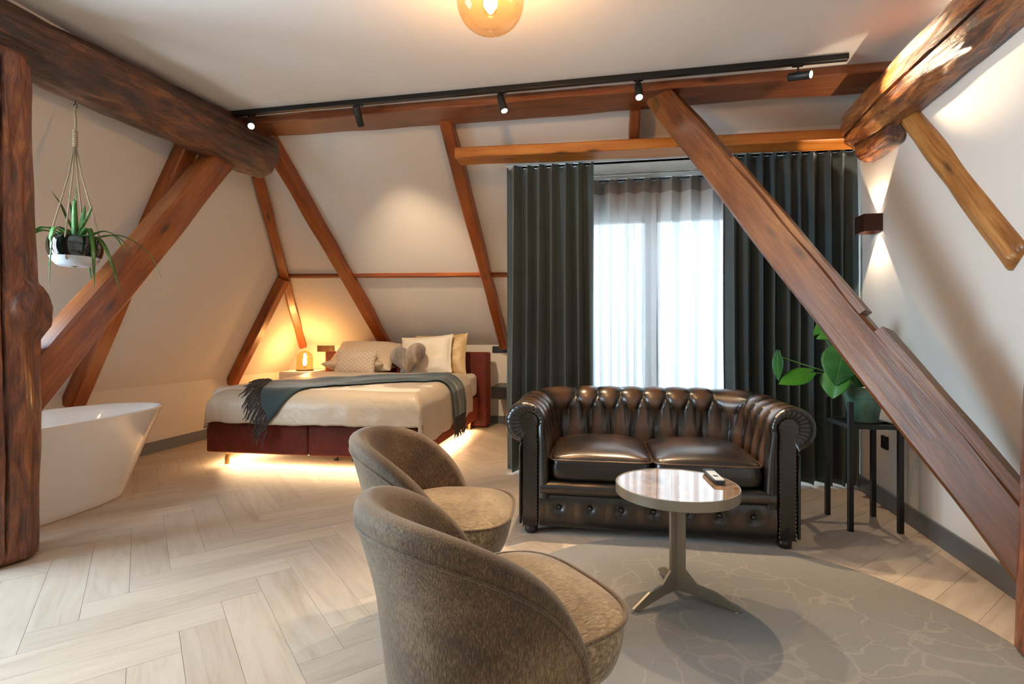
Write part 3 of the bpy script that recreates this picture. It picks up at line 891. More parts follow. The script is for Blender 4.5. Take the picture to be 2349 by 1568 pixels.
# ================================================================== PLANT STAND AND PLANTS
PS = thing('plant_stand', 'square black metal plant stand between sofa and right wall', 'plant stand', (1.465, 3.245, 0), math.radians(2))
lm = MB().box(-.012, .012, -.012, .012, 0, .70).mesh('leg', False); lm.materials.append(BLACK)
for sx_ in (-1, 1):
    for sy_ in (-1, 1):
        o = bpy.data.objects.new('leg', lm); COL.objects.link(o); o.parent = PS; o.location = (sx_ * .125, sy_ * .133, 0)
MB().box(-.113, .113, -.010, .010, .555, .579).build('cross_bar', BLACK, PS, rot=(0, 0, 0), loc=(0, .0, 0), smooth=False)
for sy_ in (-1, 1): MB().box(-.113, .113, -.010, .010, .555, .579).build('cross_bar', BLACK, PS, loc=(0, sy_ * .133, 0), smooth=False)
for sx_ in (-1, 1): MB().box(-.010, .010, -.121, .121, .555, .579).build('cross_bar', BLACK, PS, loc=(sx_ * .125, 0, 0), smooth=False)
def leaf_mat(name, a, b, c, rough=.35):
    t = NT(name); v = t.coord((1, 1, 1)); n = t.noise(v, 8, 3); w = t.n('ShaderNodeTexWave', Scale=26.0, Distortion=1.0, _bands_direction='X'); t.l(v, w.inputs['Vector'])
    col = t.ramp(n, [(.3, a), (.55, b), (.8, c)]); t.base(t.mix(t.math('MULTIPLY', w.outputs['Fac'], .15), col, c))
    t.set(Roughness=rough, Subsurface__Weight=.0, Specular__IOR__Level=.5)
    tr = t.n('ShaderNodeBsdfTranslucent'); t.l(col, tr.inputs[0]); mx = t.n('ShaderNodeMixShader'); mx.inputs[0].default_value = .25
    t.l(t.b.outputs[0], mx.inputs[1]); t.l(tr.outputs[0], mx.inputs[2]); t.l(mx.outputs[0], t.out.inputs[0]); return t.m
LEAF = leaf_mat('monstera_leaf', '#17451a', '#28662a', '#468a44')
LEAFY = leaf_mat('young_leaf', '#2c7015', '#3f8a1e', '#5aa338')
STEM = plain('green_stem', '#5d8f3c', .5)
SOIL = plain('potting_soil', '#2a1f18', .95)
PP = thing('potted_plant', 'green pot with broad leaved plant on the black stand', 'plant', (1.47, 3.245, .580))
GPOT = plain('sage_green_pot', '#52715f', .32)
MB().lathe([(.0005, 0), (.068, 0), (.071, .004), (.094, .135), (.100, .136), (.103, .196), (.099, .198), (.094, .19), (.088, .15), (.0005, .15)], 48).build('pot', GPOT, PP, angle=35)
MB().lathe([(.0005, .168), (.05, .172), (.0935, .166)], 32).build('soil', SOIL, PP)
def heart_leaf(name, mat, parent, base, tipdir, nrm, L, W, curl=.15, fold=.15):
    base, tipdir, nrm = Vector(base), Vector(tipdir).normalized(), Vector(nrm); nrm = (nrm - tipdir * nrm.dot(tipdir)).normalized(); side = nrm.cross(tipdir)
    def fn(u, v):
        x = u; w = (v - .5) * 2
        half = W / 2 * (math.sqrt(max(0, 1 - (1 - min(1, (x + .02) / .36)) ** 2)) * (1 if x < .36 else max(0, 1 - ((x - .36) / .64) ** 1.7)) + .002)
        back = -.26 * L * math.sin(PI * min(1, abs(w) * .85)) * (1 - x) ** 2.5     # lobes at the stalk
        px = L * x + back; py = half * w
        pz = -curl * L * x * x + fold * abs(py) - .35 * py * py / max(W, .01)
        return base + tipdir * px + side * py + nrm * pz
    o = MB().grid(fn, 22, 15).build(name, mat, parent, angle=180, solid=.0012)
    MB().tube([fn(i / 10, .5) + nrm * .0008 for i in range(11)], [lerp(.0022, .0006, i / 10) for i in range(11)], 5).build('midrib', STEM, o, angle=180)
    return o
# (stalk control points, leaf dir, leaf normal, length, width, material)
L0 = (1.47, 3.245, .58)
def rel(p): return Vector(p) - Vector(L0)
spec = [
 ([(1.45, 3.23, .74), (1.30, 3.21, .84), (1.12, 3.20, .905), (1.005, 3.20, .945)], (-.10, -.05, -1), (-1, -.35, .25), .115, .075, LEAF),
 ([(1.45, 3.23, .74), (1.32, 3.20, .825), (1.22, 3.18, .85), (1.155, 3.17, .85)], (-1, -.15, -.30), (.10, -.75, .70), .135, .085, LEAFY),
 ([(1.46, 3.22, .74), (1.38, 3.18, .86), (1.33, 3.15, .985)], (-.35, -.30, -1), (-.35, -.9, .15), .165, .15, LEAF),
 ([(1.46, 3.22, .74), (1.36, 3.18, .82), (1.29, 3.15, .855)], (-.25, -.25, -1), (-.55, -.8, .1), .115, .115, LEAFY),
 ([(1.47, 3.25, .74), (1.42, 3.24, .84), (1.38, 3.22, .92)], (.25, -.3, -1), (.2, -.9, .2), .14, .12, LEAF),
 ([(1.48, 3.25, .74), (1.34, 3.26, .95), (1.255, 3.26, 1.075)], (.6, -.2, .5), (-.3, -.9, .3), .12, .10, LEAFY),
 ([(1.49, 3.25, .74), (1.50, 3.27, .88), (1.53, 3.30, .98)], (.7, .2, .1), (0, -.7, .7), .14, .12, LEAF),
 ([(1.48, 3.24, .74), (1.46, 3.22, .82), (1.44, 3.20, .89)], (.4, -.4, -.6), (.3, -.8, .4), .09, .07, LEAF),
]
for st, d, nn, L, W, m in spec:
    pts = [poly_at([rel(p) for p in st], i / 14) for i in range(15)]
    MB().tube(pts, [lerp(.0045, .0026, i / 14) for i in range(15)], 6).build('stalk', STEM, PP, angle=180)
    heart_leaf('leaf', m, PP, pts[-1], d, nn, L * 1.25, W * 1.3)
for k in range(9):
    a = k * 2.4; x, y = .05 * math.cos(a), .05 * math.sin(a)
    MB().tube([(x, y, .165), (x * 1.3 + .01 * nz(k, 2), y * 1.3, .23), (x * 1.2 - .02 + .03 * nz(k, 5), y * 1.2, .28 + .03 * nz(k, 9))], [.0045, .0035, .002], 6).build('stalk', STEM, PP, angle=180)
MB().tube([(.02, -.05, .16), (.015, -.055, .25), (.0, -.06, .30)], .003, 6).build('stake', plain('bamboo', '#b59a6a', .6), PP)

HP = thing('hanging_planter', 'black and white pot with spiky plant hanging from the dark log', 'planter', (-2.86, 2.455, 1.445))
GLB = plain('black_glaze', '#050a0a', .06, 0, Coat__Weight=1.0, Coat__Roughness=.03)
GLW = plain('pale_grey_glaze', '#c8ccd2', .5)
pr_ = [(.0005, 0), (.072, 0), (.084, .006), (.104, .030), (.113, .048)]
MB().lathe(pr_, 48).build('pot_base', GLW, HP)
MB().lathe([(.1135, .048), (.1195, .062), (.1245, .085), (.1255, .115), (.121, .142), (.112, .156), (.106, .156), (.106, .14), (.0005, .135)], 48).build('pot_body', GLB, HP, angle=50)
MB().lathe([(.0005, .146), (.106, .143)], 24).build('soil', SOIL, HP)
ROPE = plain('jute_cord', '#9c8a70', .9)
for k in range(4):
    a = k * PI / 2 + .5
    MB().tube([(0, 0, .685), (.03 * math.cos(a), .03 * math.sin(a), .50), (.118 * math.cos(a), .118 * math.sin(a), .14), (.110 * math.cos(a), .110 * math.sin(a), .03), (.0, .0, -.004)], .004, 6).build('cord', ROPE, HP, angle=180)
MB().tube([(0, 0, .66 + .006 * i) for i in range(16)], [.011 + .003 * (i % 2) for i in range(16)], 10).build('knot_binding', ROPE, HP)
MB().tube([(0, 0, .74), (.004, 0, .80), (-.003, 0, .85), (0, 0, .875)], .006, 8).build('cord', ROPE, HP)
MB().tube([(.012 * math.sin(a) , 0, .885 - .012 * math.cos(a)) for a in [k * .5 for k in range(10)]] + [(0, 0, .90), (0, 0, .915)], .0022, 6).build('hook', BLACK, HP)
SPK = leaf_mat('variegated_blade', '#2f5a24', '#4f8a34', '#a8b890', .45)
def blade(parent, pts, W):
    n = 22; C_ = [poly_at([Vector(p) for p in pts], i / n) for i in range(n + 1)]
    rings = []
    for i, c in enumerate(C_):
        t = (C_[min(n, i + 1)] - C_[max(0, i - 1)]).normalized(); s = t.cross(Vector((0, 0, 1)))
        if s.length < .15: s = t.cross(Vector((.3, 1, 0)))
        s.normalize(); u = s.cross(t)
        w = W / 2 * (min(1, (i / n) * 5 + .55)) * max(.02, 1 - (i / n) ** 2.2)
        rings.append([c - s * w + u * w * .35, c, c + s * w + u * w * .35, c + u * .0015])
    MB().loft(rings).build('leaf', SPK, parent, angle=180)
BL = [  # a fountain of blades: (dx,dz) way points as seen, dy depth
 [(-.02, -.02, .15), (-.09, -.03, .20), (-.19, -.05, .17), (-.25, -.06, .06)],
 [(-.03, 0, .15), (-.12, .05, .21), (-.22, .08, .16), (-.27, .09, .03)],
 [(-.02, -.04, .15), (-.08, -.10, .17), (-.14, -.16, .06), (-.17, -.19, -.07)],
 [(-.01, .02, .15), (-.08, .03, .25), (-.15, .05, .34), (-.22, .06, .41)],
 [(-.01, 0, .15), (-.04, .02, .26), (-.09, .04, .38)],
 [(-.03, -.02, .15), (-.13, -.05, .20), (-.21, -.08, .12), (-.25, -.1, -.02)],
 [(0, 0, .15), (.02, -.02, .27), (.04, -.03, .41)],
 [(0, .02, .15), (0, .04, .25), (-.01, .06, .33)],
 [(.02, -.03, .15), (.03, -.12, .18), (.035, -.15, .05), (.05, -.165, -.13)],
 [(.03, 0, .15), (.11, -.03, .19), (.17, -.06, .08), (.21, -.09, -.10)],
 [(.03, .02, .15), (.12, .05, .19), (.19, .09, .14), (.22, .11, .08)],
 [(.03, -.02, .15), (.13, .0, .15), (.21, .0, .02), (.26, .0, -.12)],
 [(.03, .04, .15), (.14, .12, .18), (.24, .18, .10), (.28, .22, -.02)],
 [(-.02, .04, .15), (-.10, .14, .18), (-.15, .20, .06), (-.16, .23, -.05)],
 [(0, -.04, .15), (-.05, -.13, .18), (-.08, -.18, .04), (-.09, -.20, -.06)],
 [(.0, .05, .15), (.05, .16, .19), (.07, .22, .08)],
 [(.01, .0, .15), (.06, .01, .25), (.10, .0, .31)],
]
for i, q in enumerate(BL): blade(HP, [(x * 1.12, y * 1.12, .15 + (z - .15) * 1.15) for x, y, z in q], .018 if 3 <= i <= 4 else (.032 if i < 13 else .026))
# ================================================================== BATHTUB
TUB = thing('bathtub', 'white freestanding oval bathtub behind the left post', 'bathtub', (-3.335, 2.58, 0))
ACRYL = plain('white_acrylic', '#e9e6e3', .07, 0, Coat__Weight=.6, Coat__Roughness=.03)
def tring(a, b, z, e=2.5, n=96):
    r = []
    for k in range(n):
        t = 2 * PI * k / n; c, s = math.cos(t), math.sin(t); q = (abs(c) ** e + abs(s) ** e) ** (-1 / e)
        r.append((a * c * q, b * s * q, z))
    return r
rings = [tring(.15, .3, .004), tring(.268, .535, .0), tring(.275, .545, .008)]
for k in range(1, 15):
    f = k / 14; g_ = f ** 1.0
    rings.append(tring(lerp(.275, .372, g_ - .05 * math.sin(PI * f)), lerp(.545, .835, g_ - .03 * math.sin(PI * f)), lerp(.008, .552, f)))
rings += [tring(.374, .838, .558), tring(.371, .835, .563), tring(.362, .826, .564), tring(.354, .818, .558)]
for k in range(1, 13):
    f = k / 12; rings.append(tring(lerp(.350, .25, f ** 1.3), lerp(.814, .52, f ** 1.2), lerp(.55, .13, f)))
rings += [tring(.21, .46, .112), tring(.1, .25, .106), tring(.02, .03, .105)]
MB().loft(rings).build('tub_shell', ACRYL, TUB, angle=60)
MB().lathe([(.0005, .112), (.028, .111), (.032, .107)], 24).build('drain_cap', plain('chrome', '#c9c9c9', .12, 1.0), TUB, loc=(0, .0, 0))

# ================================================================== BED
BED = thing('bed', 'double bed with rust velvet base and headboard under the roof slope', 'bed', (-2.27, 3.80, 0))
for sx_ in (-1, 1):
    MB().box(min(0, sx_ * .9) + (.003 if sx_ > 0 else 0), max(0, sx_ * .9) - (.003 if sx_ < 0 else 0), 0, 2.05, .112, .365).build('box_base', VELVET, BED, bevel=.018, seg=4)
def rbox(name, x0, x1, y0, y1, z0, z1, r, mat, parent, seg=5): return MB().box(x0, x1, y0, y1, z0, z1).build(name, mat, parent, bevel=r, seg=seg)
rbox('mattress', -.895, .895, .03, 2.04, .368, .635, .06, LINEN, BED, 6)
rbox('headboard', -1.0, 1.0, 2.05, 2.27, .02, .87, .02, VELVET, BED, 4)
BRASS = plain('brushed_brass', '#b08d5a', .3, .9)
for x, y, sx_ in ((-.78, .09, 1), (.78, .09, -1), (-.78, 1.95, 1), (.82, 1.95, -1)):
    MB().loft([[(x + w * sx_ * .5 - .012, y - .012, z), (x + w * sx_ * .5 + .012 + w, y - .012, z), (x + w * sx_ * .5 + .012 + w, y + .012, z), (x + w * sx_ * .5 - .012, y + .012, z)] for z, w in ((0, 0), (.05, .004), (.085, .014), (.102, .04), (.112, .06))]).build('leg', BRASS, BED, smooth=False)
for x, y in ((.06, .35), (.22, .35)):
    MB().lathe([(.02, 0), (.02, .012), (.013, .016), (.013, .112)], 16, capb=True).build('centre_glide', BLACK, BED, loc=(x, y, 0))
for nm, x0, x1, y0, y1 in (('f', -.82, .82, .07, .085), ('r', .815, .83, .12, 1.95), ('l', -.83, -.81, .12, 1.95)):
    o = MB().box(x0, x1, y0, y1, .104, .111).build('led_strip', LEDSTRIP, BED, smooth=False)
    d = bpy.data.lights.new('bed_glow', 'AREA'); d.shape = 'RECTANGLE'; d.size = x1 - x0; d.size_y = y1 - y0; d.energy = BED_LED * max(x1 - x0, y1 - y0); d.color = (1, .66, .34)
    l_ = bpy.data.objects.new('bed_glow', d); COL.objects.link(l_); l_.parent = o; l_.location = ((x0 + x1) / 2, (y0 + y1) / 2, .102)

# duvet surface: (a across, b along) -> point in bed coordinates
DW, DR, FR = .945, .12, .13
def ofs(q, flat, r):
    """distance past the flat part -> (outward, down)"""
    if q <= 0: return 0, 0
    if q < r * PI / 2:
        an = q / r; return r * math.sin(an), r * (1 - math.cos(an))
    return r + .03 * math.sin(min(PI, (q - r * PI / 2) * 9)) * .4, r + (q - r * PI / 2)
def duvet(a, b):
    fx = DW - DR - (.11 if a < 0 else 0); qx = abs(a) - fx; ox, dx = ofs(qx, fx, DR)
    x = math.copysign(min(abs(a), fx) + ox, a) if abs(a) > 0 else 0
    y0 = FR - .06
    oy, dy = ofs(y0 - b, 0, FR); y = max(b, y0) - oy
    d = (dx ** 3 + dy ** 3) ** (1 / 3) if (dx + dy) > 0 else 0
    top = .615 + .045 * sstep(.1, 1.5, b)
    wr = .012 * nz(a * 2.2, b * 2.6, 3) + .006 * nz(a * 6 + b * 3, b * 5, 8)
    z = top - d + wr
    # soft vertical folds on the drops
    fold = .010 * nz(a * 7 if dy > dx else b * 7, 2.2, 5) + .006 * nz((a if dy > dx else b) * 17, 4, 9)
    kx = sstep(.03, .2, dx) * fold; ky = sstep(.03, .2, dy) * fold
    x += math.copysign(kx, a); y -= ky
    return Vector((x, y, z))
def dnorm(a, b):
    e = .01; t1 = duvet(a + e, b) - duvet(a - e, b); t2 = duvet(a, b + e) - duvet(a, b - e); n = t1.cross(t2)
    return n.normalized() if n.length > 0 else Vector((0, 0, 1))
AL, AR = -(DW - DR - .11 + .188 + .10), DW - DR + .188 + .26
BF, BH = -(.13 * PI / 2 - .07 + .115), 1.47
def dfn(u, v):
    a = lerp(AL, AR, u); 
    bf = BF + .012 * nz(a * 5, 7) + .006 * nz(a * 13, 2)
    b = lerp(bf, BH + .05 * nz(a * 2, 4) , v)
    if a > .9: a += .05 * nz(b * 3.1, 11) * sstep(.9, 1.2, a)
    return duvet(a, b)
dv = MB().grid(dfn, 130, 120).build('duvet', DUVET, loc=BED.location, angle=180, solid=.03)
tag(dv, 'champagne satin duvet spread over the bed', 'duvet')

# throw blanket with fringes
TH = thing('throw_blanket', 'dark teal wool throw with charcoal fringe across the duvet', 'blanket', BED.location)
back = [(-.66, .52), (-.35, .72), (-.03, .90), (.45, 1.06), (.86, 1.10), (1.22, 1.12)]
front = [(-.27, -.235), (-.10, -.02), (.10, .22), (.42, .60), (.80, .70), (1.20, .72)]
def thr(u, v):
    p = lerp(poly_at([(x, y, 0) for x, y in back], u), poly_at([(x, y, 0) for x, y in front], u), v)
    n = dnorm(p.x, p.y); w = .006 * (1 + nz(u * 9, v * 3, 6)) + .010 * max(0, math.sin(v * PI * 3 + u * 2)) * sstep(.15, .4, u)
    return duvet(p.x, p.y) + n * (.024 + w)
MB().grid(thr, 90, 26).build('throw_cloth', THROWM, TH, angle=180, solid=.007)
fr = MB()
for k in range(74):
    v = (k + random.random() * .8) / 74; p = lerp(Vector((*back[0], 0)), Vector((*front[0], 0)), v)
    ln = random.uniform(.16, .24); da = random.uniform(-.11, -.02); pts = []
    for q in range(9):
        f = q / 8; a_ = p.x + da * f - .015 * f; b_ = p.y - ln * f * (.35 + .65 * v) + .01 * nz(k, f * 3)
        a_ += .012 * nz(k * 1.3, f * 4)
        pts.append(duvet(a_, b_) + dnorm(a_, b_) * (.03 + .012 * random.random() + .01 * math.sin(f * 3)))
    fr.tube(pts, [.0055] * 7 + [.004, .0015], 5)
for k in range(46):
    v = (k + random.random() * .8) / 46; p = lerp(Vector((*back[-1], 0)), Vector((*front[-1], 0)), v); pts = []
    ln = random.uniform(.13, .22)
    for q in range(8):
        f = q / 7; a_ = p.x + ln * f; b_ = p.y + .03 * nz(k * 1.7, f * 3) + .02 * f
        pts.append(duvet(a_, b_) + Vector((1, 0, 0)) * (.030 + .012 * random.random()))
    fr.tube(pts, [.0055] * 6 + [.004, .0015], 5)
fo = fr.build('fringe', FRINGEM, TH, angle=180); fo['kind'] = 'stuff'

def pillow(name, w, h, t, mat, label, loc, rot, seed=0, n=40, pinch=.07, flange=0, parent=None, group=None, edge=.5):
    """cushion standing in its local xz plane, centre at origin"""
    b = MB()
    def fn(sg):
        def f(u, v):
            x, z = u * 2 - 1, v * 2 - 1
            e = 1 + flange
            core = max(0, (1 - abs(x * e) ** 2.4)) * max(0, (1 - abs(z * e) ** 2.4))
            th = t / 2 * core ** edge
            px = w / 2 * x * (1 - pinch * (1 - z * z) * abs(x) ** 2); pz = h / 2 * z * (1 - pinch * (1 - x * x) * abs(z) ** 2)
            wr = .007 * nz(x * 3 + seed, z * 3, sg) * (1 - x ** 4) * (1 - z ** 4) + .004 * nz(x * 9, z * 7 + seed, sg)
            return (px + .004 * nz(z * 4, seed), sg * (th + .002) + wr * (0 if core <= 0 else 1) + .006 * nz(x * 2, z * 2, seed), pz)
        return f
    b.grid(fn(1), n, n); b.grid(fn(-1), n, n)
    me = b.mesh(name, True, 180)
    bm = bmesh.new(); bm.from_mesh(me)
    # close the rim between both faces
    N = n * n; rim = [i * n for i in range(n)] + [(n - 1) * n + j for j in range(1, n)] + [i * n + n - 1 for i in range(n - 2, -1, -1)] + [j for j in range(n - 2, 0, -1)]
    bm.verts.ensure_lookup_table()
    for k in range(len(rim)):
        a, c = rim[k], rim[(k + 1) % len(rim)]
        try: bm.faces.new((bm.verts[a], bm.verts[c], bm.verts[N + c], bm.verts[N + a]))
        except ValueError: pass
    bmesh.ops.recalc_face_normals(bm, faces=bm.faces); bm.to_mesh(me); bm.free()
    me.polygons.foreach_set('use_smooth', [True] * len(me.polygons))
    me.materials.append(mat); o = bpy.data.objects.new(name, me); COL.objects.link(o); o.location = loc; o.rotation_euler = rot
    if label: tag(o, label, 'pillow' if 'pillow' in name else 'cushion', group)
    return o
R = math.radians
pillow('pillow', .70, .46, .17, PILLOWM, 'beige pillow lying flat at the bottom behind the zigzag cushion', (-2.68, 5.55, .725), (R(83), 0, R(3)), 1)
pillow('pillow', .76, .50, .22, PILLOWM, 'plump beige pillow leaning back on the headboard behind the zigzag cushion', (-2.64, 5.62, .835), (R(-56), R(2), R(2)), 2)
pillow('pillow', .66, .48, .16, satin('golden_satin', [(.3, '#b79a6c'), (.7, '#c5aa7e')], .42), 'golden beige pillow tucked behind the large white pillow', (-1.78, 5.72, .845), (R(-14), R(-3), R(-8)), 4, flange=.05)
pillow('pillow', .62, .44, .18, LINEN, 'large white pillow standing upright behind the fur heart', (-1.90, 5.58, .850), (R(-17), R(-4), R(-3)), 3, flange=.06)
def zig():
    t = NT('zigzag_print'); tc = t.n('ShaderNodeTexCoord'); sp = t.n('ShaderNodeSeparateXYZ'); t.l(tc.outputs['Object'], sp.inputs[0])
    tri = t.math('PINGPONG', sp.outputs['X'], .0285)
    v = t.math('ADD', t.math('MULTIPLY', sp.outputs['Z'], 1.0), t.math('MULTIPLY', tri, 1.5))
    m = t.math('FRACT', t.math('MULTIPLY', v, 1 / .0415))
    col = t.ramp(m, [(0, '#5f4c3f'), (.17, '#d9cab8'), (.40, '#a08a76'), (.58, '#d9cab8'), (.80, '#c0ab97'), (.9, '#d9cab8')], 'CONSTANT')
    t.base(col); t.set(Roughness=.85, Sheen__Weight=.2); return t.m
pillow('cushion', .47, .28, .13, zig(), 'small rectangular zigzag patterned cushion', (-2.615, 5.33, .775), (R(-20), R(1.5), R(2)), 6)
# fur heart cushion
def fur():
    t = NT('brown_grey_fur'); v = t.coord((1, 1, 1)); n = t.noise(t.coord((13, 9, 2.5)), 1.0, 3, .5); f = t.noise(v, 85, 4, .8, 2.0)
    col = t.ramp(t.math('ADD', t.math('MULTIPLY', n, .62), t.math('MULTIPLY', f, .38)), [(.36, '#33231a'), (.47, '#5f4937'), (.57, '#8a715a'), (.68, '#b8a48d')])
    t.base(col); t.set(Roughness=.95, Sheen__Weight=.8); t.bump(f, .9, .01); return t.m
def heart_pt(a):
    x = 16 * math.sin(a) ** 3; y = 13 * math.cos(a) - 5 * math.cos(2 * a) - 2 * math.cos(3 * a) - math.cos(4 * a)
    return x / 16 * .215, (y + 2.5) / 14.5 * .175
hb = MB(); rr_ = []
for side in (1, -1):
    for k in range(14):
        f = (k / 13) if side > 0 else 1 - (k / 13)
        if side < 0 and k == 0: continue
        th = .062 * math.sqrt(max(0, 1 - f ** 2.6)); ring = []
        for j in range(120):
            x, z = heart_pt(2 * PI * (j + .5) / 120); j_ = 1 + (.02 * nz(j * 1.7, k * 3.1) if f > .2 else 0)
            ring.append((x * max(f, .004) * j_, side * -1 * th * (1 + .10 * nz(j * .9, k * 2.3)), z * max(f, .004) * j_))
        rr_.append(ring)
hb.loft(rr_)
ho = hb.build('cushion', fur(), loc=(-2.02, 5.33, .80), rot=(R(-18), R(-12), R(-6)), angle=180)
tag(ho, 'heart shaped brown fur cushion leaning on the white pillow', 'cushion')

# ================================================================== BEDSIDE
NS = thing('nightstand', 'pale nightstand under the glowing glass dome lamp', 'nightstand', (-3.53, 5.86, 0))
WHITEL = plain('white_lacquer', '#d8d2c8', .4)
rbox('cabinet', -.19, .19, -.24, .34, .18, .64, .006, WHITEL, NS, 2)
rbox('drawer_front', -.18, .18, -.258, -.24, .42, .625, .004, WHITEL, NS, 2)
rbox('drawer_front', -.18, .18, -.258, -.24, .195, .405, .004, WHITEL, NS, 2)
rbox('plinth', -.17, .17, -.22, .32, 0, .18, .004, WHITEL, NS, 2)
N2 = thing('nightstand', 'black floating bedside shelf beside the right end of the headboard', 'nightstand', (-1.01, 5.98, .35))
rbox('shelf_body', -.19, .22, -.24, .26, 0, .14, .005, BLACK, N2, 2)
rbox('drawer_front', -.18, .21, -.255, -.24, .012, .128, .003, BLACK, N2, 2)
BL_ = thing('table_lamp', 'glass dome lamp with glowing filament bulb on the left nightstand', 'lamp', (-3.50, 5.80, .640))
BL_.scale = (1.16, 1.16, 1.16)
WB = plain('walnut_base', '#5f3a1e', .4)
MB().lathe([(.0005, 0), (.086, 0), (.088, .003), (.088, .017), (.085, .02), (.0005, .02)], 40).build('lamp_base', WB, BL_, angle=35)
dome = [(.080, .02), (.080, .13)] + [(.080 * math.cos(k * PI / 20), .13 + .080 * math.sin(k * PI / 20)) for k in range(1, 10)] + [(.001, .21)]
MB().lathe(dome, 40).build('glass_dome', SMOKED, BL_, angle=180)
MB().lathe([(.018, .02), (.018, .055), (.0005, .056)], 20).build('lamp_socket', WHITE_PL, BL_)
bl = MB().lathe([(.010, .055), (.016, .068), (.020, .09), (.017, .115), (.008, .128), (.010, .15), (.0125, .165), (.009, .178), (.0005, .182)], 20).build('bulb', FILAMENT, BL_, angle=180)
lamp('POINT', 'bedside_light', (0, 0, .12), E_BEDSIDE, (1, .58, .22), BL_, .03)
for lb, loc, w in (('brown switch and socket plate on the wall beside the dome lamp', (-3.475, 6.249, .895), .235), ('black switch plate on the wall right of the headboard', (-1.17, 6.249, .895), .235)):
    s_ = thing('wall_socket', lb, 'socket', loc)
    mt = plain('bronze_plate', '#4a3120', .4, .3) if loc[0] < -3 else BLACKM
    rbox('socket_plate', -w / 2, w / 2, -.012, 0, -.04, .04, .003, mt, s_, 2)
    MB().lathe([(.024, 0), (.024, .003), (.020, .003), (.019, -.006), (.0005, -.006)], 24).build('socket_well', BLACK, s_, loc=(-w / 3, -.0125, 0), rot=(PI / 2, 0, 0))
    rbox('switch_rocker', -.026, .026, -.0155, -.012, -.026, .026, .002, mt, s_, 2)
    rbox('switch_rocker', w / 3 - .026, w / 3 + .026, -.0155, -.012, -.026, .026, .002, mt, s_, 2)
s_ = thing('wall_socket', 'black wall socket low on the right wall behind the plant stand', 'socket', (xright(3.58), 3.58, .40), PI / 2 - .077)
rbox('socket_plate', -.04, .04, 0, .014, -.04, .04, .003, BLACK, s_, 2)
MB().lathe([(.022, 0), (.022, .003), (.018, .003), (.017, -.004), (.0005, -.004)], 20).build('socket_well', BLACKM, s_, loc=(0, .0145, 0), rot=(-PI / 2, 0, 0))

# ================================================================== CURTAINS
def curtain(name, label, x0, x1, yc, z0, z1, npl, amp, mat, seed, rail_group=None, lean=0):
    W = x1 - x0; nu = npl * 16
    def fn(u, v):
        z = lerp(z0, z1, v)
        ph = 2 * PI * npl * (u + .018 * nz(u * 7, seed) * 1.5) 
        A_ = amp * (1 + .45 * nz(u * 5, seed + 3)) * lerp(1.12, .55, v ** 3)
        A_ *= 1 + .25 * nz(u * 9, v * 1.7, seed)
        s1 = math.sin(ph + .35 * nz(u * 6, v * 1.2, seed + 8))
        y = yc + A_ * (s1 + .25 * math.sin(2 * ph + 1.1)) + .012 * nz(u * 4, v * 2, seed)
        x = x0 + W * u + .012 * math.sin(2 * ph) * (1 - .5 * v) + .015 * nz(u * 3, v * 2.0, seed + 5) * (1 - v)
        zz = z + (.012 * math.cos(ph) if v > .97 else 0)
        return (x, y, zz)
    o = MB().grid(fn, nu, 46).build(name, mat, angle=180, solid=.003)
    tag(o, label, 'curtain'); return o, fn
c1, _ = curtain('curtain', 'dark grey green curtain left of the window beside the bed', -.715, -.04, 3.985, .025, 2.355, 7, .055, CURT, 1.3)
c2, _ = curtain('curtain', 'dark grey green curtain right of the window behind the plant', .885, 1.765, 3.985, .025, 2.355, 10, .055, CURT, 7.7)
RAILW = plain('white_curtain_rail', '#cfd2d3', .4)
tag(MB().box(-.72, 1.78, 3.975, 3.995, 2.364, 2.388).build('curtain_rail', RAILW, smooth=False, bevel=.002), 'white ceiling rail carrying the two dark curtains', 'curtain rail')
def sheer_mat(name, tr, dcol, tcol):
    """thin woven cloth: open weave closes up at grazing angles, as threads overlap"""
    t = NT(name); t.t.nodes.remove(t.b)
    v = t.coord((700, 700, 250)); n = t.noise(v, 1, 2)
    a = t.n('ShaderNodeBsdfTransparent'); d = t.n('ShaderNodeBsdfDiffuse'); d.inputs[0].default_value = lin(dcol)
    l = t.n('ShaderNodeBsdfTranslucent'); l.inputs[0].default_value = lin(tcol)
    m1 = t.n('ShaderNodeMixShader'); m1.inputs[0].default_value = .5; t.l(d.outputs[0], m1.inputs[1]); t.l(l.outputs[0], m1.inputs[2])
    lw = t.n('ShaderNodeLayerWeight', Blend=.5); open_ = t.math('POWER', t.math('SUBTRACT', 1.0, lw.outputs['Facing']), 1.6)
    f = t.math('MULTIPLY', t.math('MULTIPLY', open_, tr * 2), n)
    m2 = t.n('ShaderNodeMixShader'); t.l(f, m2.inputs[0])
    t.l(m1.outputs[0], m2.inputs[1]); t.l(a.outputs[0], m2.inputs[2]); t.l(m2.outputs[0], t.out.inputs[0]); return t.m
SHEER = sheer_mat('white_voile', .042, '#e4e0de', (.084, .083, .082))
HEADER = sheer_mat('voile_header_tape', .01, '#bdb5b1', (.03, .03, .03))
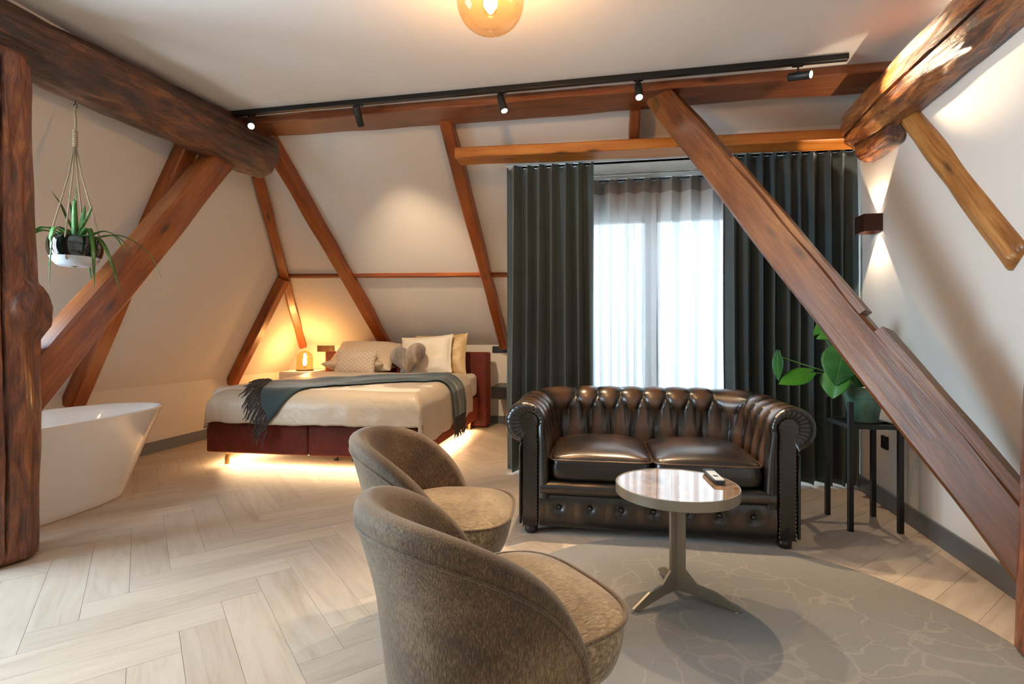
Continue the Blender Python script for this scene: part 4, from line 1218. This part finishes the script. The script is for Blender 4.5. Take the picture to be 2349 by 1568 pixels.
for lb, x0, x1, sd in (('white sheer curtain on the left half of the window', -.16, .466, 2.0), ('white sheer curtain on the right half of the window', .458, 1.15, 5.0)):
    W = x1 - x0
    def fn(u, v, x0=x0, W=W, sd=sd):
        ph = 2 * PI * 4.5 * (u + .02 * nz(u * 5, sd)); A_ = .042 * (1 + .3 * nz(u * 6, sd, v))
        return (x0 + W * u + .008 * math.sin(2 * ph) + .01 * nz(u * 4, v * 2, sd), 4.40 + A_ * math.sin(ph) + .010 * math.sin(3.1 * ph + sd) * (1 - v) + .012 * nz(u * 14, v * .8, sd) * (1 - v), lerp(.02, 2.335, v) + (.012 * math.cos(ph) if v > .98 else 0))
    o = MB().grid(fn, 120, 40).build('sheer_curtain', SHEER, angle=180); tag(o, lb, 'curtain')
    def hf(u, v, fn=fn):
        p = fn(u, lerp(.955, 1.0, v)); return (p[0], p[1] - .003, p[2] + .001)
    MB().grid(hf, 120, 8).build('header_tape', HEADER, o, angle=180)
tag(MB().box(-.3, 1.3, 4.385, 4.415, 2.352, 2.375).build('sheer_rail', RAILW, smooth=False, bevel=.002), 'white rail under the bay ceiling carrying the sheer curtains', 'curtain rail')
struct(MB().box(-.5, 1.5, 4.44, 4.545, 2.345, 2.388).build('trim_1', DARKFRAME, smooth=False, bevel=.002))

# ================================================================== LIGHT FITTINGS
TA, TBp = Vector((-2.68, 3.42, ZC - .0175)), Vector((1.42, 3.31, ZC - .0175))
tr = MB(); L_ = (TBp - TA).length
tr.box(0, L_, -.017, .017, -.017, .017)
to = tr.build('lighting_track', BLACK, smooth=False, bevel=.002); to.matrix_world = frame_mtx(TA, TBp, UPZ)
tag(to, 'long thin black lighting track on the ceiling', 'light track')
MB().box(1.9, 1.96, -.0178, -.0168, -.008, .008).build('joint_cover', BLACKM, to, smooth=False)
HEADS = [  # distance fraction, aim, power, angle, label
 (.048, Vector((.55, -.72, -.55)), 'black spotlight at the left end of the track beside the dark log', E_SPOT[0], 62),
 (.252, Vector((-.02, .80, -1)), 'black spotlight turned away towards the slope above the bed', E_SPOT[1], 82),
 (.500, Vector((.30, -.30, -1)), 'black spotlight in the middle of the track tilted towards the table', E_SPOT[2], 66),
 (.712, Vector((.03, -.62, -1)), 'black spotlight beside the top of the diagonal brace facing the viewer', E_SPOT[3], 62),
 (.935, Vector((.72, -.68, -.25)), 'black spotlight at the right end of the track turned to the right wall', E_SPOT[4], 56),
]
for fr_, aim, lb, en, ang in HEADS:
    p = TA.lerp(TBp, fr_); p.z = ZC - .035
    t_ = thing('track_spotlight', lb, 'spotlight', p, group='spotlights on the black track')
    MB().box(-.03, .03, -.015, .015, -.008, 0).build('adapter', BLACK, t_, smooth=False, bevel=.002)
    MB().tube([(0, 0, -.005), (0, 0, -.062)], .0055, 10).build('stem', BLACK, t_)
    a = aim.normalized(); q = a.to_track_quat('Z', 'Y').to_euler(); c = Vector((0, 0, -.066))
    MB().lathe([(.0005, -.055), (.022, -.055), (.0235, -.052), (.0235, .075), (.0225, .077), (.0205, .075), (.0205, .062), (.0005, .062)], 28).build('spot_body', BLACKM, t_, loc=c, rot=q, angle=35)
    MB().lathe([(.0005, .066), (.0200, .066)], 24).build('spot_lens', SPOTFACE, t_, loc=c, rot=q)
    lamp('SPOT', 'spot_light', c + a * .085, en, SPOTC, t_, .02, a, ang, .55)
PD = thing('ceiling_lamp', 'amber glass ceiling lamp with glowing bulb at the top of the picture', 'ceiling lamp', (-.455, 2.165, ZC))
pg = []
for k in range(0, 33):
    a = lerp(-88, 70, k / 32); r = .142 * math.cos(R(a)) ** .85; z = -.215 + (.128 * math.sin(R(a)) if a < 0 else .135 * math.sin(R(a)))
    pg.append((max(.001, r), z))
pg.append((.052, -.075)); pg.append((.052, -.05))
MB().lathe(pg, 56).build('glass_globe', AMBER, PD, angle=180)
MB().lathe([(.06, -.05), (.06, -.0), (.0005, 0)][::-1], 32).build('ceiling_canopy', BRASS, PD, angle=30)
MB().lathe([(.0005, -.05), (.02, -.05), (.02, -.13), (.0005, -.13)], 20).build('lamp_socket', BRASS, PD, angle=30)
MB().lathe([(.012, -.13), (.024, -.15), (.034, -.19), (.034, -.23), (.024, -.265), (.001, -.278)], 24).build('bulb', CLEAR, PD, angle=180)
MB().tube([(0, 0, -.15), (0, 0, -.25)], .009, 10).build('filament', FILAMENT, PD)
for k in range(3):
    a = k * 2.1
    MB().tube([(.016 * math.cos(a + q * .6), .016 * math.sin(a + q * .6), -.155 - .012 * q) for q in range(9)], .0016, 6).build('filament', FILAMENT, PD)
lamp('POINT', 'pendant_light', (0, 0, -.20), E_PENDANT, (1, .66, .34), PD, .03)

SC = thing('wall_sconce', 'bronze cube wall light between curtain and amber log shining up and down', 'wall lamp', (xright(3.68) - .002, 3.68, 1.775), -.077 * 0)
BRONZE = plain('bronze_anodised', '#4a2f26', .35, .6)
fb = MB(); w_, d_ = .112, .06
for (a0, a1, b0, b1) in ((-w_, -w_ + .006, -d_, d_), (-w_ + .006, -.006, -d_, -d_ + .006), (-w_ + .006, -.006, d_ - .006, d_), (-.006, 0, -d_, d_)): fb.box(a0, a1, b0, b1, -.055, .055)
fb.build('sconce_body', BRONZE, SC, smooth=False)
MB().box(-w_ + .006, -.006, -d_ + .006, d_ - .006, -.012, .012).build('sconce_core', plain('white_reflector', '#d8d0c4', .5), SC, smooth=False)
for sg in (1, -1):
    MB().lathe([(.0005, sg * .0135), (.022, sg * .0135)], 20).build('led_lens', SCONCEL, SC, loc=(-.045, 0, 0))
    lamp('SPOT', 'sconce_light', (-.045, 0, sg * .02), E_SCONCE, (1, .78, .54), SC, .006, (0.0, 0, sg), 76, .2)
